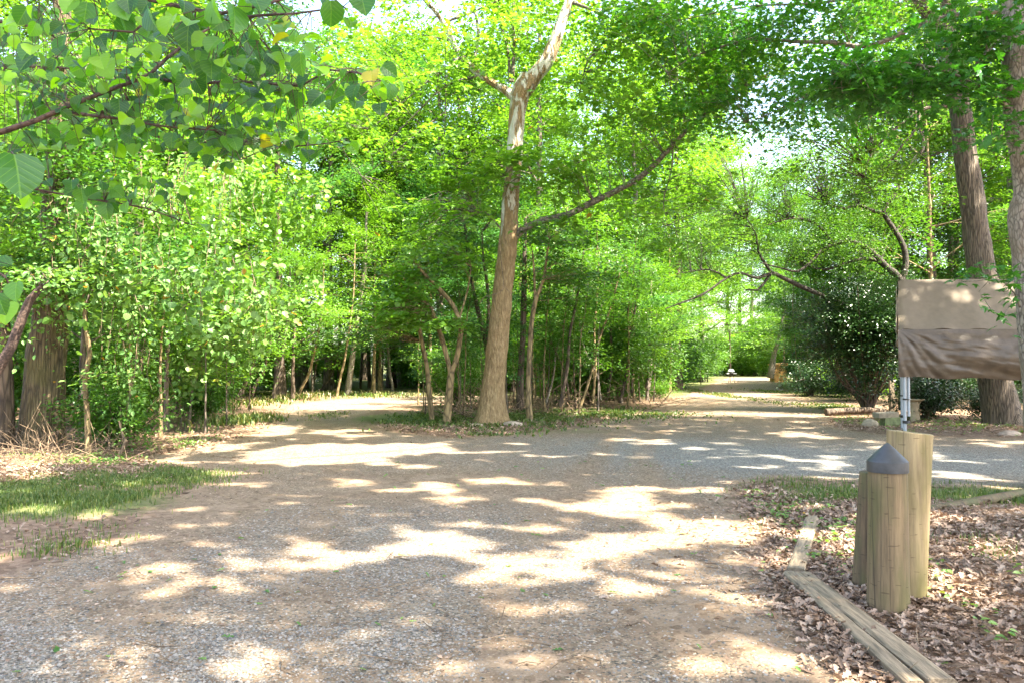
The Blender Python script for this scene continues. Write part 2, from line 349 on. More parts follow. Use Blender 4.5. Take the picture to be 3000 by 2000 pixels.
# ------------------------------------------------------------------ mesh building
class MB:
    """collects faces; build() links them as ONE mesh object"""
    def __init__(self):
        self.v = []; self.f = []; self.fs = []; self.r = []; self.uv = []; self.n = 0
        self.sm = []
    def add(self, v, faces, sizes, rnd=None, uv=None, smooth=False):
        v = np.asarray(v, float).reshape(-1, 3); faces = np.asarray(faces, np.int64).ravel(); sizes = np.asarray(sizes, np.int64).ravel()
        self.v.append(v); self.f.append(faces + self.n); self.fs.append(sizes)
        self.r.append(np.full(len(sizes), 0.5) if rnd is None else np.asarray(rnd, float))
        self.uv.append(np.zeros((len(v), 2)) if uv is None else np.asarray(uv, float))
        self.sm.append(np.full(len(sizes), smooth))
        self.n += len(v)
    def mesh(self, name, mat):
        me = bpy.data.meshes.new(name)
        v = np.concatenate(self.v); f = np.concatenate(self.f); s = np.concatenate(self.fs); r = np.concatenate(self.r); uv = np.concatenate(self.uv)
        me.vertices.add(len(v)); me.vertices.foreach_set('co', v.ravel())
        me.loops.add(len(f)); me.loops.foreach_set('vertex_index', f.astype(np.int32))
        me.polygons.add(len(s)); st = np.concatenate([[0], np.cumsum(s)[:-1]])
        me.polygons.foreach_set('loop_start', st.astype(np.int32)); me.polygons.foreach_set('loop_total', s.astype(np.int32))
        me.polygons.foreach_set('use_smooth', np.concatenate(self.sm))
        at = me.attributes.new('rnd', 'FLOAT', 'FACE'); at.data.foreach_set('value', r)
        ul = me.uv_layers.new(name='UVMap'); ul.data.foreach_set('uv', uv[f].ravel())
        me.update(); me.validate()
        me.materials.append(mat)
        return me
    def build(self, name, mat, parent=None, loc=None):
        o = bpy.data.objects.new(name, self.mesh(name, mat))
        if loc is not None: o.location = loc
        if parent is not None: o.parent = parent
        COL.objects.link(o)
        return o

def tag(o, label=None, cat=None, group=None, kind=None):
    for k, v in (('label', label), ('category', cat), ('group', group), ('kind', kind)):
        if v: o[k] = v
    return o
def empty(name, loc, label, cat, group=None, rz=0, scale=1):
    o = bpy.data.objects.new(name, None); o.location = tuple(loc); o.rotation_euler = (0, 0, rz)
    o.scale = (scale, scale, scale) if np.isscalar(scale) else scale
    o.empty_display_size = 0.2
    COL.objects.link(o); return tag(o, label, cat, group)

def resample(pts, step):
    """Catmull-Rom through the points"""
    pts = np.asarray(pts, float)
    if len(pts) == 2: return np.linspace(pts[0], pts[1], max(2, int(np.linalg.norm(pts[1] - pts[0]) / step) + 1))
    q = np.vstack([2 * pts[0] - pts[1], pts, 2 * pts[-1] - pts[-2]])
    out = []
    for i in range(1, len(q) - 2):
        n = max(1, int(np.linalg.norm((q[i + 1] - q[i])[:3]) / step))
        t = np.linspace(0, 1, n, endpoint=False)[:, None]
        a, b, c, d = q[i - 1], q[i], q[i + 1], q[i + 2]
        out.append(0.5 * (2 * b + (c - a) * t + (2 * a - 5 * b + 4 * c - d) * t ** 2 + (3 * b - a - 3 * c + d) * t ** 3))
    out.append(pts[-1][None])
    return np.vstack(out)

def tube(mb, pts, rad, sides=6, rough=0.0, step=None, seed=0, flare=0, rnd=0.5, lobes=0):
    """a tapered, slightly uneven tube; pts (n,3), rad (n) or (r0, r1)"""
    pts = np.asarray(pts, float)
    rad = np.asarray(rad, float)
    if len(rad) != len(pts): rad = np.linspace(rad[0], rad[-1], len(pts))
    if step:
        q = resample(np.hstack([pts, rad[:, None]]), step); pts = q[:, :3]; rad = np.maximum(q[:, 3], 0.001)
    n = len(pts)
    T = np.gradient(pts, axis=0); T /= np.linalg.norm(T, axis=1)[:, None] + 1e-9
    ref = np.array([1.0, 0, 0]) if abs(T[0][2]) > 0.7 else np.array([0, 0, 1.0])
    u = np.cross(T[0], ref); u /= np.linalg.norm(u); us = [u]
    for i in range(1, n):
        u = us[-1] - T[i] * np.dot(us[-1], T[i]); u /= np.linalg.norm(u) + 1e-9; us.append(u)
    us = np.array(us); ws = np.cross(T, us)
    a = np.linspace(0, 2 * pi, sides, endpoint=False)
    R = rad[:, None] * np.ones(sides)
    if rough > 0:
        z = np.linspace(0, 1, n)[:, None] * n * 0.35
        R = R * (1 + rough * (vnoise(np.cos(a)[None] * 2.2 + 20 + 0 * z, np.sin(a)[None] * 2.2 + z + 40, seed) - 0.5) * 2
                 + rough * 0.6 * (vnoise(np.cos(a)[None] * 5 + 20 + z * .2, np.sin(a)[None] * 5 + z * .5 + 40, seed + 3) - 0.5) * 2)
    if flare:
        h = (pts[:, 2] - pts[0, 2])[:, None]
        R = R * (1 + flare * np.exp(-h / 0.35) * (0.55 + 0.6 * np.sin(a * lobes + seed)[None] ** 2))
    V = pts[:, None, :] + us[:, None, :] * (np.cos(a)[None, :, None] * R[..., None]) + ws[:, None, :] * (np.sin(a)[None, :, None] * R[..., None])
    i = np.arange(n - 1)[:, None] * sides; j = np.arange(sides)[None]; k = (j + 1) % sides
    fc = np.stack([i + j, i + k, i + sides + k, i + sides + j], -1).reshape(-1)
    mb.add(V.reshape(-1, 3), fc, np.full((n - 1) * sides, 4), np.full((n - 1) * sides, rnd), smooth=True)
    mb.add(V[-1], np.arange(sides), [sides], [rnd]); mb.add(V[0], np.arange(sides)[::-1], [sides], [rnd])

# leaf templates: x across, y along, z up
def T_(v, f): 
    return np.array(v, float), [list(x) for x in f]
RHOMB = T_([(0, 0, 0), (-.32, .45, .07), (0, 1, -.06), (.32, .45, .07)], [(0, 2, 1), (0, 3, 2)])
OVAL = T_([(0, 0, 0), (-.27, .25, .06), (-.3, .6, .05), (0, 1, -.1), (.3, .6, .05), (.27, .25, .06)], [(0, 3, 2, 1), (0, 5, 4, 3)])
HEART = T_([(0, 0, 0), (-.2, -.01, .03), (-.42, .15, .07), (-.52, .40, .08), (-.42, .70, .05), (-.18, .90, -.01), (0, 1, -.05),
            (.18, .90, -.01), (.42, .70, .05), (.52, .40, .08), (.42, .15, .07), (.2, -.01, .03), (0, .35, 0), (0, .68, -.02)],
           [(0, 12, 2, 1), (12, 3, 2), (12, 13, 4, 3), (13, 6, 5, 4), (0, 11, 10, 12), (12, 10, 9), (12, 9, 8, 13), (13, 8, 7, 6)])
HEART_B = T_([(x_, y_, z_ * 2.2 - .10 * y_ * y_) for x_, y_, z_ in HEART[0]], HEART[1])
MAPLE = T_([(0, .32, 0), (0, 0, 0), (-.18, .03, .0), (-.5, -.02, -.04), (-.3, .2, .03), (-.6, .5, -.05), (-.36, .5, .02), (-.22, .48, .03), (-.17, .75, .0), (0, 1.05, -.1),
            (.17, .75, 0), (.22, .48, .03), (.36, .5, .02), (.6, .5, -.05), (.3, .2, .03), (.5, -.02, -.04), (.18, .03, 0)],
           [(0, i + 1, i) for i in range(1, 16)] + [(0, 1, 16)])
MAPLE_S = T_([(0, .3, .03), (0, 0, 0), (-.48, .05, -.03), (-.26, .25, .02), (-.55, .58, -.05), (-.2, .5, .02), (0, 1.0, -.1), (.2, .5, .02), (.55, .58, -.05), (.26, .25, .02), (.48, .05, -.03)],
             [(0, i + 1, i) for i in range(1, 10)] + [(0, 1, 10)])
OAK = T_([(0, 0, 0), (-.14, .12, .05), (-.07, .25, .02), (-.26, .4, .12), (-.1, .5, .03), (-.24, .72, .14), (0, 1, .02), (.24, .72, .12), (.1, .5, .03), (.26, .4, .1), (.07, .25, .02), (.14, .12, .04)],
         [(0, 2, 1), (0, 4, 3, 2), (0, 6, 5, 4), (0, 8, 7, 6), (0, 10, 9, 8), (0, 11, 10)])
STONE = T_([(1, 0, 0), (.3, .9, .1), (-.8, .5, -.1), (-.7, -.6, .1), (.4, -.9, 0), (.1, .05, .75), (0, 0, -.6)],
           [(0, 1, 5), (1, 2, 5), (2, 3, 5), (3, 4, 5), (4, 0, 5)])

def leaves(mb, tpl, pos, up, fwd, size, rnd=None, uvs=False):
    """one leaf per row; up = leaf normal, fwd = towards its tip"""
    tv, tf = tpl; n = len(pos)
    if n == 0: return
    up = up / (np.linalg.norm(up, axis=1)[:, None] + 1e-9)
    fwd = fwd - up * np.sum(fwd * up, 1)[:, None]; fwd /= np.linalg.norm(fwd, axis=1)[:, None] + 1e-9
    sx = np.cross(fwd, up)
    size = np.asarray(size, float).reshape(-1, 1, 1) * np.ones((n, 1, 1))
    V = pos[:, None] + size * (tv[None, :, 0, None] * sx[:, None] + tv[None, :, 1, None] * fwd[:, None] + tv[None, :, 2, None] * up[:, None])
    k = len(tv); idx = np.concatenate([np.array(x) for x in tf]); sz = np.array([len(x) for x in tf])
    fc = (np.arange(n)[:, None] * k + idx[None]).ravel()
    r = rng.random(n) if rnd is None else rnd
    mb.add(V.reshape(-1, 3), fc, np.tile(sz, n), np.repeat(r, len(tf)), np.tile(tv[:, :2], (n, 1)) if uvs else None)

def sprays(mb, C, D, R, n, size, tpl=OVAL, droop=0.35, flat=0.18, tilt=0.4, shape=1.5):
    """flattened fans of leaves around each centre C, reaching along D"""
    C = np.repeat(C, n, 0); D = np.repeat(D, n, 0); m = len(C)
    R = np.repeat(R, n) if not np.isscalar(R) else np.full(m, R)
    D = D / (np.linalg.norm(D, axis=1)[:, None] + 1e-9)
    side = np.cross(D, np.array([0, 0, 1.0])); side /= np.linalg.norm(side, axis=1)[:, None] + 1e-9
    up = np.cross(side, D)
    a = U(0, 2 * pi, m); r = np.sqrt(rng.random(m))
    x = r * np.cos(a); y = r * np.sin(a)
    pos = C + D * (x * R * shape)[:, None] + side * (y * R)[:, None] + up * (rng.normal(0, flat, m) * R)[:, None]
    pos[:, 2] -= droop * R * (r ** 2) * 0.6
    rad = D * (x + 0.5)[:, None] + side * y[:, None] + rng.normal(0, 0.35, (m, 3)); rad[:, 2] -= droop
    nrm = up + rng.normal(0, tilt, (m, 3)); nrm[:, 2] += 0.3
    s = size * U(0.7, 1.25, m)
    base = np.repeat(rng.random(m // n), n)
    leaves(mb, tpl, pos, nrm, rad, s, np.clip(0.45 * base + 0.55 * rng.random(m), 0, 1))

def branchy(mb, start, d, length, r, depth, ends, curve=0.35, lift=0.15, sides=5, seg=4):
    """recursive limb; collects spray seats in ends"""
    pts = [np.array(start)]; d = d / np.linalg.norm(d)
    for i in range(seg):
        d = d + rng.normal(0, curve * 0.35, 3); d[2] += lift * 0.25; d /= np.linalg.norm(d)
        pts.append(pts[-1] + d * length / seg)
    tube(mb, pts, (r, r * 0.35), sides)
    if depth <= 0:
        ends.append((pts[-1], d)); ends.append((pts[-2], d)); return
    for i in range(1, seg + 1):
        for s in ((-1, 1) if i > 1 else (random.choice((-1, 1)),)):
            if rng.random() < 0.2: continue
            a = s * U(0.5, 1.1); dd = np.array([d[0] * cos(a) - d[1] * sin(a), d[0] * sin(a) + d[1] * cos(a), d[2] * 0.5 + U(-0.15, 0.25)])
            branchy(mb, pts[i], dd, length * U(0.35, 0.55), r * 0.45, depth - 1, ends, curve, lift, max(3, sides - 1), 3)
    ends.append((pts[-1], d))

def tree_variant(name, h, base, rad, trunk_r, nlimb, nleaf, lsize, leafm, barkm, tpl=OVAL, lean=0.06, depth=1, spray_r=0.7, profile='round', tilt=0.4, droop=0.35, flat=0.18):
    """(trunk mesh, crown mesh) with the origin at the base"""
    tb = MB(); cb = MB(); ends = []
    n = 9; z = np.linspace(0, 1, n); wob = np.cumsum(rng.normal(0, lean * h / n, (n, 2)), 0)
    pts = np.stack([wob[:, 0] * z, wob[:, 1] * z, z * h * 0.93], 1)
    tube(tb, pts, trunk_r * (1 - 0.8 * z) * (1 + 0.5 * (z == 0)), 9, 0.12, step=0.5, seed=int(U(0, 99)))
    for i in range(nlimb):
        t = base / h + (0.95 - base / h) * (i + U(0, 1)) / nlimb
        k = t * (n - 1); a = int(min(k, n - 2)); p = pts[a] * (1 - k + a) + pts[a + 1] * (k - a)
        u = (t * h - base) / max(0.1, h - base)
        if profile == 'round': pr = math.sqrt(max(0.05, 1 - (2 * u - 0.8) ** 2 / 1.6))
        elif profile == 'wide': pr = 1.05 - 0.65 * u
        else: pr = 0.5 + 0.5 * u
        az = i * 2.4 + U(-.5, .5); el = U(-0.05, 0.35) + 0.6 * u
        branchy(tb, p, np.array([cos(az) * cos(el), sin(az) * cos(el), sin(el)]), rad * pr * U(0.75, 1.1), trunk_r * 0.32 * (1.1 - u), depth, ends)
    ends.append((pts[-1], np.array([0.3, 0.1, 1.0])))
    C = np.array([e[0] for e in ends]); D = np.array([e[1] for e in ends]); D[:, 2] *= 0.4
    C = C + rng.normal(0, 0.12, C.shape)
    per = max(4, int(nleaf / len(C)))
    sprays(cb, C, D, spray_r * U(0.7, 1.25, len(C)), per, lsize, tpl, tilt=tilt, droop=droop, flat=flat)
    return tb.mesh(name + '_trunk', barkm), cb.mesh(name + '_crown', leafm)

def place(kind, var, x, y, rz, s, label, cat, group=None, z=None, sz=None, cm=None):
    """a tree: an Empty at its foot with copies of the trunk and crown meshes"""
    t = empty(kind, (x, y, hgt(x, y) - 0.03 if z is None else z), label, cat, group, rz, (s, s, s * (sz or 1)))
    for nm, me in zip(('trunk', 'crown') if 'shrub' not in kind and 'bush' not in kind else ('stems', 'foliage'), var):
        o = bpy.data.objects.new(nm, me); o.parent = t; COL.objects.link(o)
        if cm and nm in ('crown', 'foliage'):
            o.material_slots[0].link = 'OBJECT'; o.material_slots[0].material = cm
    return t

# ------------------------------------------------------------------ the road's outline on the ground
ROAD_PX = [(3200, 2300), (2560, 2100), (2450, 1900), (2350, 1750), (2290, 1650), (2270, 1560), (2210, 1490), (2190, 1420), (2300, 1398), (2700, 1424), (3000, 1446), (3900, 1500),
           (3900, 1300), (3000, 1283), (2620, 1275), (2470, 1258), (2430, 1210), (2360, 1170), (2295, 1135), (2275, 1115), (2268, 1104),
           (2118, 1104), (2085, 1122), (2010, 1155), (1900, 1195), (1700, 1245), (1500, 1272), (1330, 1280), (1160, 1262), (1085, 1235), (1090, 1210), (1160, 1188), (1300, 1175), (1500, 1166),
           (1500, 1157), (1180, 1160), (1000, 1168), (850, 1183), (825, 1200), (795, 1235), (740, 1272), (560, 1312), (360, 1340), (480, 1358), (610, 1380), (560, 1425), (460, 1500), (300, 1590), (0, 1690), (-500, 1850), (-1200, 2300)]
ROAD = np.array([G(*p) for p in ROAD_PX])
ROAD = np.vstack([ROAD, [[-4.0, -8.0], [4.0, -8.0]]])
def pip(x, y, poly=ROAD):
    x = np.asarray(x, float); y = np.asarray(y, float); ins = np.zeros(x.shape, bool)
    n = len(poly)
    for i in range(n):
        x1, y1 = poly[i]; x2, y2 = poly[(i + 1) % n]
        c = ((y1 > y) != (y2 > y)) & (x < (x2 - x1) * (y - y1) / (y2 - y1 + 1e-12) + x1)
        ins ^= c
    return ins
def edist(x, y, poly=ROAD):
    x = np.asarray(x, float); y = np.asarray(y, float); d = np.full(x.shape, 1e9); n = len(poly)
    for i in range(n):
        a = poly[i]; b = poly[(i + 1) % n]; ab = b - a; t = np.clip(((x - a[0]) * ab[0] + (y - a[1]) * ab[1]) / (ab @ ab + 1e-9), 0, 1)
        d = np.minimum(d, np.hypot(x - a[0] - t * ab[0], y - a[1] - t * ab[1]))
    return d
def sroad(x, y):
    """signed distance to the road edge, positive on the road"""
    d = edist(x, y); return np.where(pip(x, y), d, -d)
def hgt(x, y, s=None):
    x = np.asarray(x, float); y = np.asarray(y, float)
    if s is None: s = sroad(x, y)
    off = np.clip(-s / 2.5, 0, 1)
    return 0.05 * (fbm(x * .5, y * .5, 3) - .5) + off * (0.10 * fbm(x * .8, y * .8, 9) + 0.0) + 0.02 * (fbm(x * 2.2, y * 2.2, 5) - .5)

def blob(x, y, px, py, rx, ry):
    """1 at the ground point under (px, py), falling off by the pixel radii"""
    c = G(px, py); a = G(px + rx, py); b = G(px, py + ry)
    dx = (x - c[0]) / abs(a[0] - c[0]); dy = (y - c[1]) / max(0.05, abs(b[1] - c[1]))
    return np.exp(-(dx * dx + dy * dy))
def zones(x, y):
    s = sroad(x, y)
    g = np.clip(s / 0.6 + 0.3, 0, 1)
    dirt = np.clip(s / 0.5 + 0.6, 0, 1) * 0.55
    tan = np.zeros_like(x)
    for p in ((2050, 1800, 260, 160), (2150, 1550, 150, 90), (1850, 1480, 220, 70), (2000, 1650, 260, 90), (1250, 1420, 350, 50), (700, 1480, 120, 60), (1500, 1950, 250, 90), (400, 1720, 200, 40)):
        tan = np.maximum(tan, blob(x, y, *p))
    for T_r in ([(2330, 2100), (2130, 1700), (1960, 1480), (1880, 1340), (1960, 1240), (2120, 1165), (2160, 1115)], [(1450, 2100), (1500, 1700), (1640, 1450), (1760, 1330), (1850, 1240), (2040, 1165), (2110, 1120)],
                [(300, 2100), (420, 1700), (620, 1480), (800, 1340), (960, 1260), (900, 1215), (960, 1180)], [(900, 2100), (900, 1700), (960, 1480), (1010, 1340), (1060, 1265), (1030, 1215)]):
        q_ = np.array([G(*p) for p in T_r]); q_ = resample(np.hstack([q_, np.zeros((len(q_), 1))]), 1.5)[:, :2]
        tan = np.maximum(tan, .62 * np.exp(-(edist(x, y, np.vstack([q_, q_[::-1]])) / .24) ** 2))
    grav = g * (0.60 - 0.42 * tan)
    for p, k_ in (((2600, 1350, 700, 60), .45), ((1900, 1310, 400, 50), .3), ((900, 1850, 500, 100), .12), ((200, 1950, 300, 70), .2), ((1300, 1560, 500, 60), .1)):
        grav = grav + k_ * g * blob(x, y, *p)
    dirt = np.maximum(dirt, tan)
    gr = np.zeros_like(x)
    for p, k in (((200, 1480, 330, 55), 1.0), ((450, 1400, 200, 30), .8), ((2850, 1450, 330, 28), 1.0), ((2420, 1445, 160, 32), .8), ((1230, 1225, 180, 22), .9), ((2350, 1480, 90, 40), .45),
                 ((2420, 1195, 60, 12), .8), ((1120, 1222, 90, 14), .9), ((1700, 1262, 250, 12), .45), ((2170, 1165, 40, 22), .4), ((950, 1215, 120, 10), .5), ((2180, 1230, 160, 14), .35)):
        gr = np.maximum(gr, k * blob(x, y, *p))
    far = np.clip((y - 24) / 20, 0, 1)
    gr = np.maximum(gr, np.where(s < 0, 0.75 * far, 0.15 * far))
    return s, np.clip(grav * (1 - 0.6 * gr), 0, 1), np.clip(dirt, 0, 1), np.clip(gr, 0, 1)

def graded(lo, hi, fine_lo, fine_hi, step, grow=1.18):
    a = [fine_hi]; s = step
    while a[-1] < hi: s *= grow; a.append(a[-1] + s)
    b = [fine_lo]; s = step
    while b[-1] > lo: s *= grow; b.append(b[-1] - s)
    return np.array(b[::-1][:-1] + list(np.arange(fine_lo, fine_hi, step)) + a)

def sheet(name, xs, ys, lift=0.0, roadonly=False, mat=None):
    X, Y = np.meshgrid(xs, ys); x = X.ravel(); y = Y.ravel()
    s, a, b, c = zones(x, y)
    Z = hgt(x, y, s)
    Z = np.where(s > 0, Z, Z) + lift
    if not roadonly: Z = Z - 0.05 * np.clip(s / 0.25, 0, 1)
    nx = len(xs); ny = len(ys)
    i = np.arange(ny - 1)[:, None] * nx; j = np.arange(nx - 1)[None]
    q = np.stack([i + j, i + j + 1, i + nx + j + 1, i + nx + j], -1).reshape(-1, 4)
    if roadonly:
        sn = s + 0.35 * (fbm(x * 2.1, y * 2.1, 31) - .5)
        q = q[np.min(sn[q], 1) > -0.12]
        used, inv = np.unique(q, return_inverse=True); q = inv.reshape(-1, 4)
        x = x[used]; y = y[used]; Z = Z[used]; a = a[used]; b = b[used]; c = c[used]; s = s[used]
        Z = Z - 0.03 * (s < -0.1)
    mb = MB(); mb.add(np.stack([x, y, Z], 1), q.ravel(), np.full(len(q), 4), smooth=True)
    o = mb.build(name, mat or M['ground'])
    ca = o.data.attributes.new('zone', 'FLOAT_COLOR', 'POINT')
    ca.data.foreach_set('color', np.stack([a, b, c, np.ones_like(a)], 1).ravel())
    return tag(o, kind='structure')
sheet('ground', graded(-700, 700, -13, 15, 0.2), graded(-60, 900, 0, 45, 0.2, 1.12))
sheet('gravel_road', graded(-25, 45, -9, 12, 0.12, 1.06), graded(-9, 90, 3, 26, 0.12, 1.02), lift=0.006, roadonly=True)

# ------------------------------------------------------------------ tree variants
VM = [tree_variant('oak', 21, 7.5, 5.2, 0.30, 16, 20000, 0.20, M['leaf_light'], M['bark_grey'], RHOMB, spray_r=1.05),
      tree_variant('ash', 24, 9.0, 4.6, 0.26, 16, 20000, 0.20, M['leaf_light'], M['bark_brown'], RHOMB, spray_r=1.0),
      tree_variant('beech', 18, 4.0, 4.8, 0.24, 17, 20000, 0.19, M['leaf_light'], M['bark_grey'], RHOMB, spray_r=0.95)]
VU = [tree_variant('understory', 8.5, 2.2, 2.9, 0.09, 13, 13000, 0.105, M['leaf_light'], M['bark_brown'], OVAL, lean=0.09, spray_r=0.6, profile='wide', flat=0.12),
      tree_variant('understory', 7.2, 1.9, 2.7, 0.075, 12, 12000, 0.10, M['leaf_mid'], M['bark_grey'], OVAL, lean=0.10, spray_r=0.55, profile='wide', flat=0.12),
      tree_variant('understory', 10.5, 2.8, 3.0, 0.10, 14, 13000, 0.115, M['leaf_light'], M['bark_tan'], OVAL, lean=0.08, spray_r=0.65, flat=0.12)]
VS = [tree_variant('sapling', 5.2, 1.5, 1.0, 0.028, 9, 1700, 0.09, M['leaf_mid'], M['bark_brown'], OVAL, lean=0.14, depth=0, spray_r=0.42, profile='up'),
      tree_variant('sapling', 6.4, 2.2, 1.1, 0.034, 10, 1900, 0.09, M['leaf_mid'], M['bark_tan'], OVAL, lean=0.12, depth=0, spray_r=0.45, profile='up'),
      tree_variant('sapling', 4.3, 1.3, 0.9, 0.022, 8, 1500, 0.085, M['leaf_light'], M['bark_grey'], OVAL, lean=0.16, depth=0, spray_r=0.4, profile='up')]

def shrub_variant(name, h, r, nstem, nleaf, lsize, leafm, barkm, spray=0.35, hang=0.5):
    tb = MB(); cb = MB(); C = []; D = []
    for i in range(nstem):
        az = i * 2.4 + U(-.4, .4); q = U(0.3, 1.0)
        pts = [np.zeros(3) + rng.normal(0, .06, 3) * [1, 1, 0]]
        top = np.array([cos(az) * r * q, sin(az) * r * q, h * math.sqrt(max(.1, 1.08 - q * q * 0.8)) * U(.7, 1)])
        for t in (0.3, 0.6, 1.0): pts.append(top * [t ** 1.3, t ** 1.3, t ** 0.8] + rng.normal(0, .06, 3) * r * .5)
        tube(tb, pts, (0.028 * h / 2, 0.006), 5, step=0.3)
        for k in range(9):
            t = U(0.3, 1.02); p = np.array([np.interp(t * 3, range(4), [q_[c] for q_ in pts]) for c in range(3)])
            d = rng.normal(0, 1, 3); d[2] *= .3
            e = p + d / np.linalg.norm(d) * U(.1, .4) * r * 0.6
            tube(tb, [p, e], (0.008, 0.003), 3); C.append(e); D.append(d)
    C = np.array(C); C[:, 2] = np.maximum(C[:, 2], .12)
    sprays(cb, C, np.array(D), spray * r * U(.7, 1.2, len(C)), max(3, nleaf // len(C)), lsize, OVAL, droop=hang, flat=0.3, tilt=0.6)
    return tb.mesh(name + '_stems', barkm), cb.mesh(name + '_foliage', leafm)
TB = [shrub_variant('tall_shrub', 4.6, 2.6, 14, 9000, 0.16, M['leaf_light'], M['bark_brown'], hang=.3), shrub_variant('tall_shrub', 3.4, 2.3, 14, 8000, 0.14, M['leaf_mid'], M['bark_brown'], hang=.3)]
VB = [shrub_variant('shrub', 2.4, 1.5, 12, 7000, 0.085, M['leaf_light'], M['bark_brown']),
      shrub_variant('shrub', 1.8, 1.2, 12, 6000, 0.075, M['leaf_mid'], M['bark_brown']),
      shrub_variant('shrub', 1.2, 1.0, 10, 3500, 0.07, M['leaf_light'], M['bark_brown'])]

# ------------------------------------------------------------------ the woods
taken = []
def free(x, y, dmin):
    return all((x - a) ** 2 + (y - b) ** 2 > dmin * dmin for a, b in taken)
ORD = 'leftmost,second,third,fourth,fifth,sixth,seventh,eighth,ninth,tenth,eleventh,twelfth,thirteenth,fourteenth,fifteenth,sixteenth'.split(',')
def order(made, label):
    if not 1 < len(made) <= 16: return
    made.sort(key=lambda q_: q_[0]); w_ = label.split()
    for i, (_, o) in enumerate(made):
        o['label'] = ' '.join(w_[:12]) + (', the leftmost of them' if i == 0 else ', the rightmost of them' if i == len(made) - 1 else ', %s from left' % ORD[i])

TG = [(G(p, q), r_) for p, q, r_ in ((2160, 1099.5, 1), (2210, 1099, 1), (2250, 1099.5, 1), (2180, 1186, 1), (2060, 1190, 1), (2200, 1154, 1), (2120, 1152, 1), (2180, 1118, 1), (2190, 1112, 1), (2200, 1106, 1), (1050, 1195, 1), (900, 1192, 1), (1000, 1172, 1))] + [(np.array(t_), 1) for t_ in ((25.0, 86.5), (26.5, 83.5), (21.5, 68.0), (20.0, 62.0), (10.5, 37.0))]
def sunlane(x, y, r_):
    """a crown of radius r_ here would shade one of the sunlit stretches of the lanes"""
    for (t, _) in TG:
        for h in (3.5, 6, 9, 12, 15):
            if math.hypot(x - t[0] - SUN_H[0] * h * COT_, y - t[1] - SUN_H[1] * h * COT_) < r_: return True
    return False
COT_ = 1 / math.tan(SUN_EL)
def scatter(n, xr, yr, dmin, margin, variants, kind, label, cat, group, s=(0.85, 1.2), cond=None, sz=(0.9, 1.15), cm=None):
    k = 0; tries = 0; made = []
    while k < n and tries < n * 60:
        tries += 1
        x = U(*xr); y = U(*yr)
        if cond and not cond(x, y): continue
        if float(sroad(np.array([x]), np.array([y]))[0]) > -margin: continue
        if not free(x, y, dmin): continue
        if y < 96 and sunlane(x, y, 4.6 if variants is VM else 3.0 if variants is VU else 2.0 if variants is TB else 0): continue
        taken.append((x, y)); k += 1
        made.append((px_of(x, y), place(kind, variants[int(U(0, len(variants)))], x, y, U(0, 6.28), U(*s), label, cat, group, sz=U(*sz), cm=cm or (None, None, M['leaf_cool'], M['leaf_mid'], M['leaf_light'])[int(U(0, 5))])))
    order(made, label)
def px_of(x, y): return 1500 + x / y * F
def inview(x, y, m=250): return y > 3 and -m < px_of(x, y) < 3000 + m

# far woods, tall trees behind everything
scatter(46, (-75, 95), (52, 105), 4.6, 1.5, VM, 'woodland_tree', 'tall leafy tree in the far wood beyond both lanes, its crown merging with its neighbours', 'tree', 'tall trees of the far wood', (0.9, 1.3), inview)
scatter(40, (-60, 80), (46, 92), 3.0, 1.2, VU, 'understory_tree', 'low sunlit leafy tree filling the far wood beneath its tall trees', 'tree', 'low trees of the far wood', (1.0, 1.45), inview)
# middle distance, left of the left lane
scatter(13, (-32, -8), (26, 50), 3.4, 1.6, VM, 'woodland_tree', 'tall leafy tree standing behind the left lane in bright green leaf', 'tree', 'tall trees behind the left lane', (0.75, 1.05), lambda x, y: inview(x, y) and px_of(x, y) < 1000)
scatter(16, (-26, -7), (15, 44), 2.3, 1.3, VU, 'understory_tree', 'low leafy tree in the sunlit wall of green left of the left lane', 'tree', 'low trees left of the left lane', (0.8, 1.1), lambda x, y: inview(x, y) and px_of(x, y) < 1000 and px_of(x, y) < 760 + (y - 15) * 9)
# across the end of the left lane and the island
scatter(9, (-9, 8), (42, 56), 3.4, 1.5, VM, 'woodland_tree', 'tall leafy tree behind the bend of the left lane', 'tree', 'tall trees behind the bend', (0.8, 1.1), inview)
scatter(10, (-8, 9), (38, 52), 2.4, 1.2, VU, 'understory_tree', 'low leafy tree behind the bend of the left lane', 'tree', 'low trees behind the bend', (0.8, 1.15), inview)
scatter(12, (-4, 12), (24, 42), 2.2, 0.9, VU, 'understory_tree', 'slender leafy tree on the wooded island behind the mottled tree', 'tree', 'low trees on the island between the lanes', (0.75, 1.05), lambda x, y: inview(x, y) and px_of(x, y) < 2040)
scatter(4, (0, 10), (27, 44), 4, 1.5, VM, 'woodland_tree', 'tall leafy tree on the wooded island between the lanes', 'tree', 'tall trees on the island between the lanes', (0.7, 0.9), lambda x, y: inview(x, y) and px_of(x, y) < 1980)
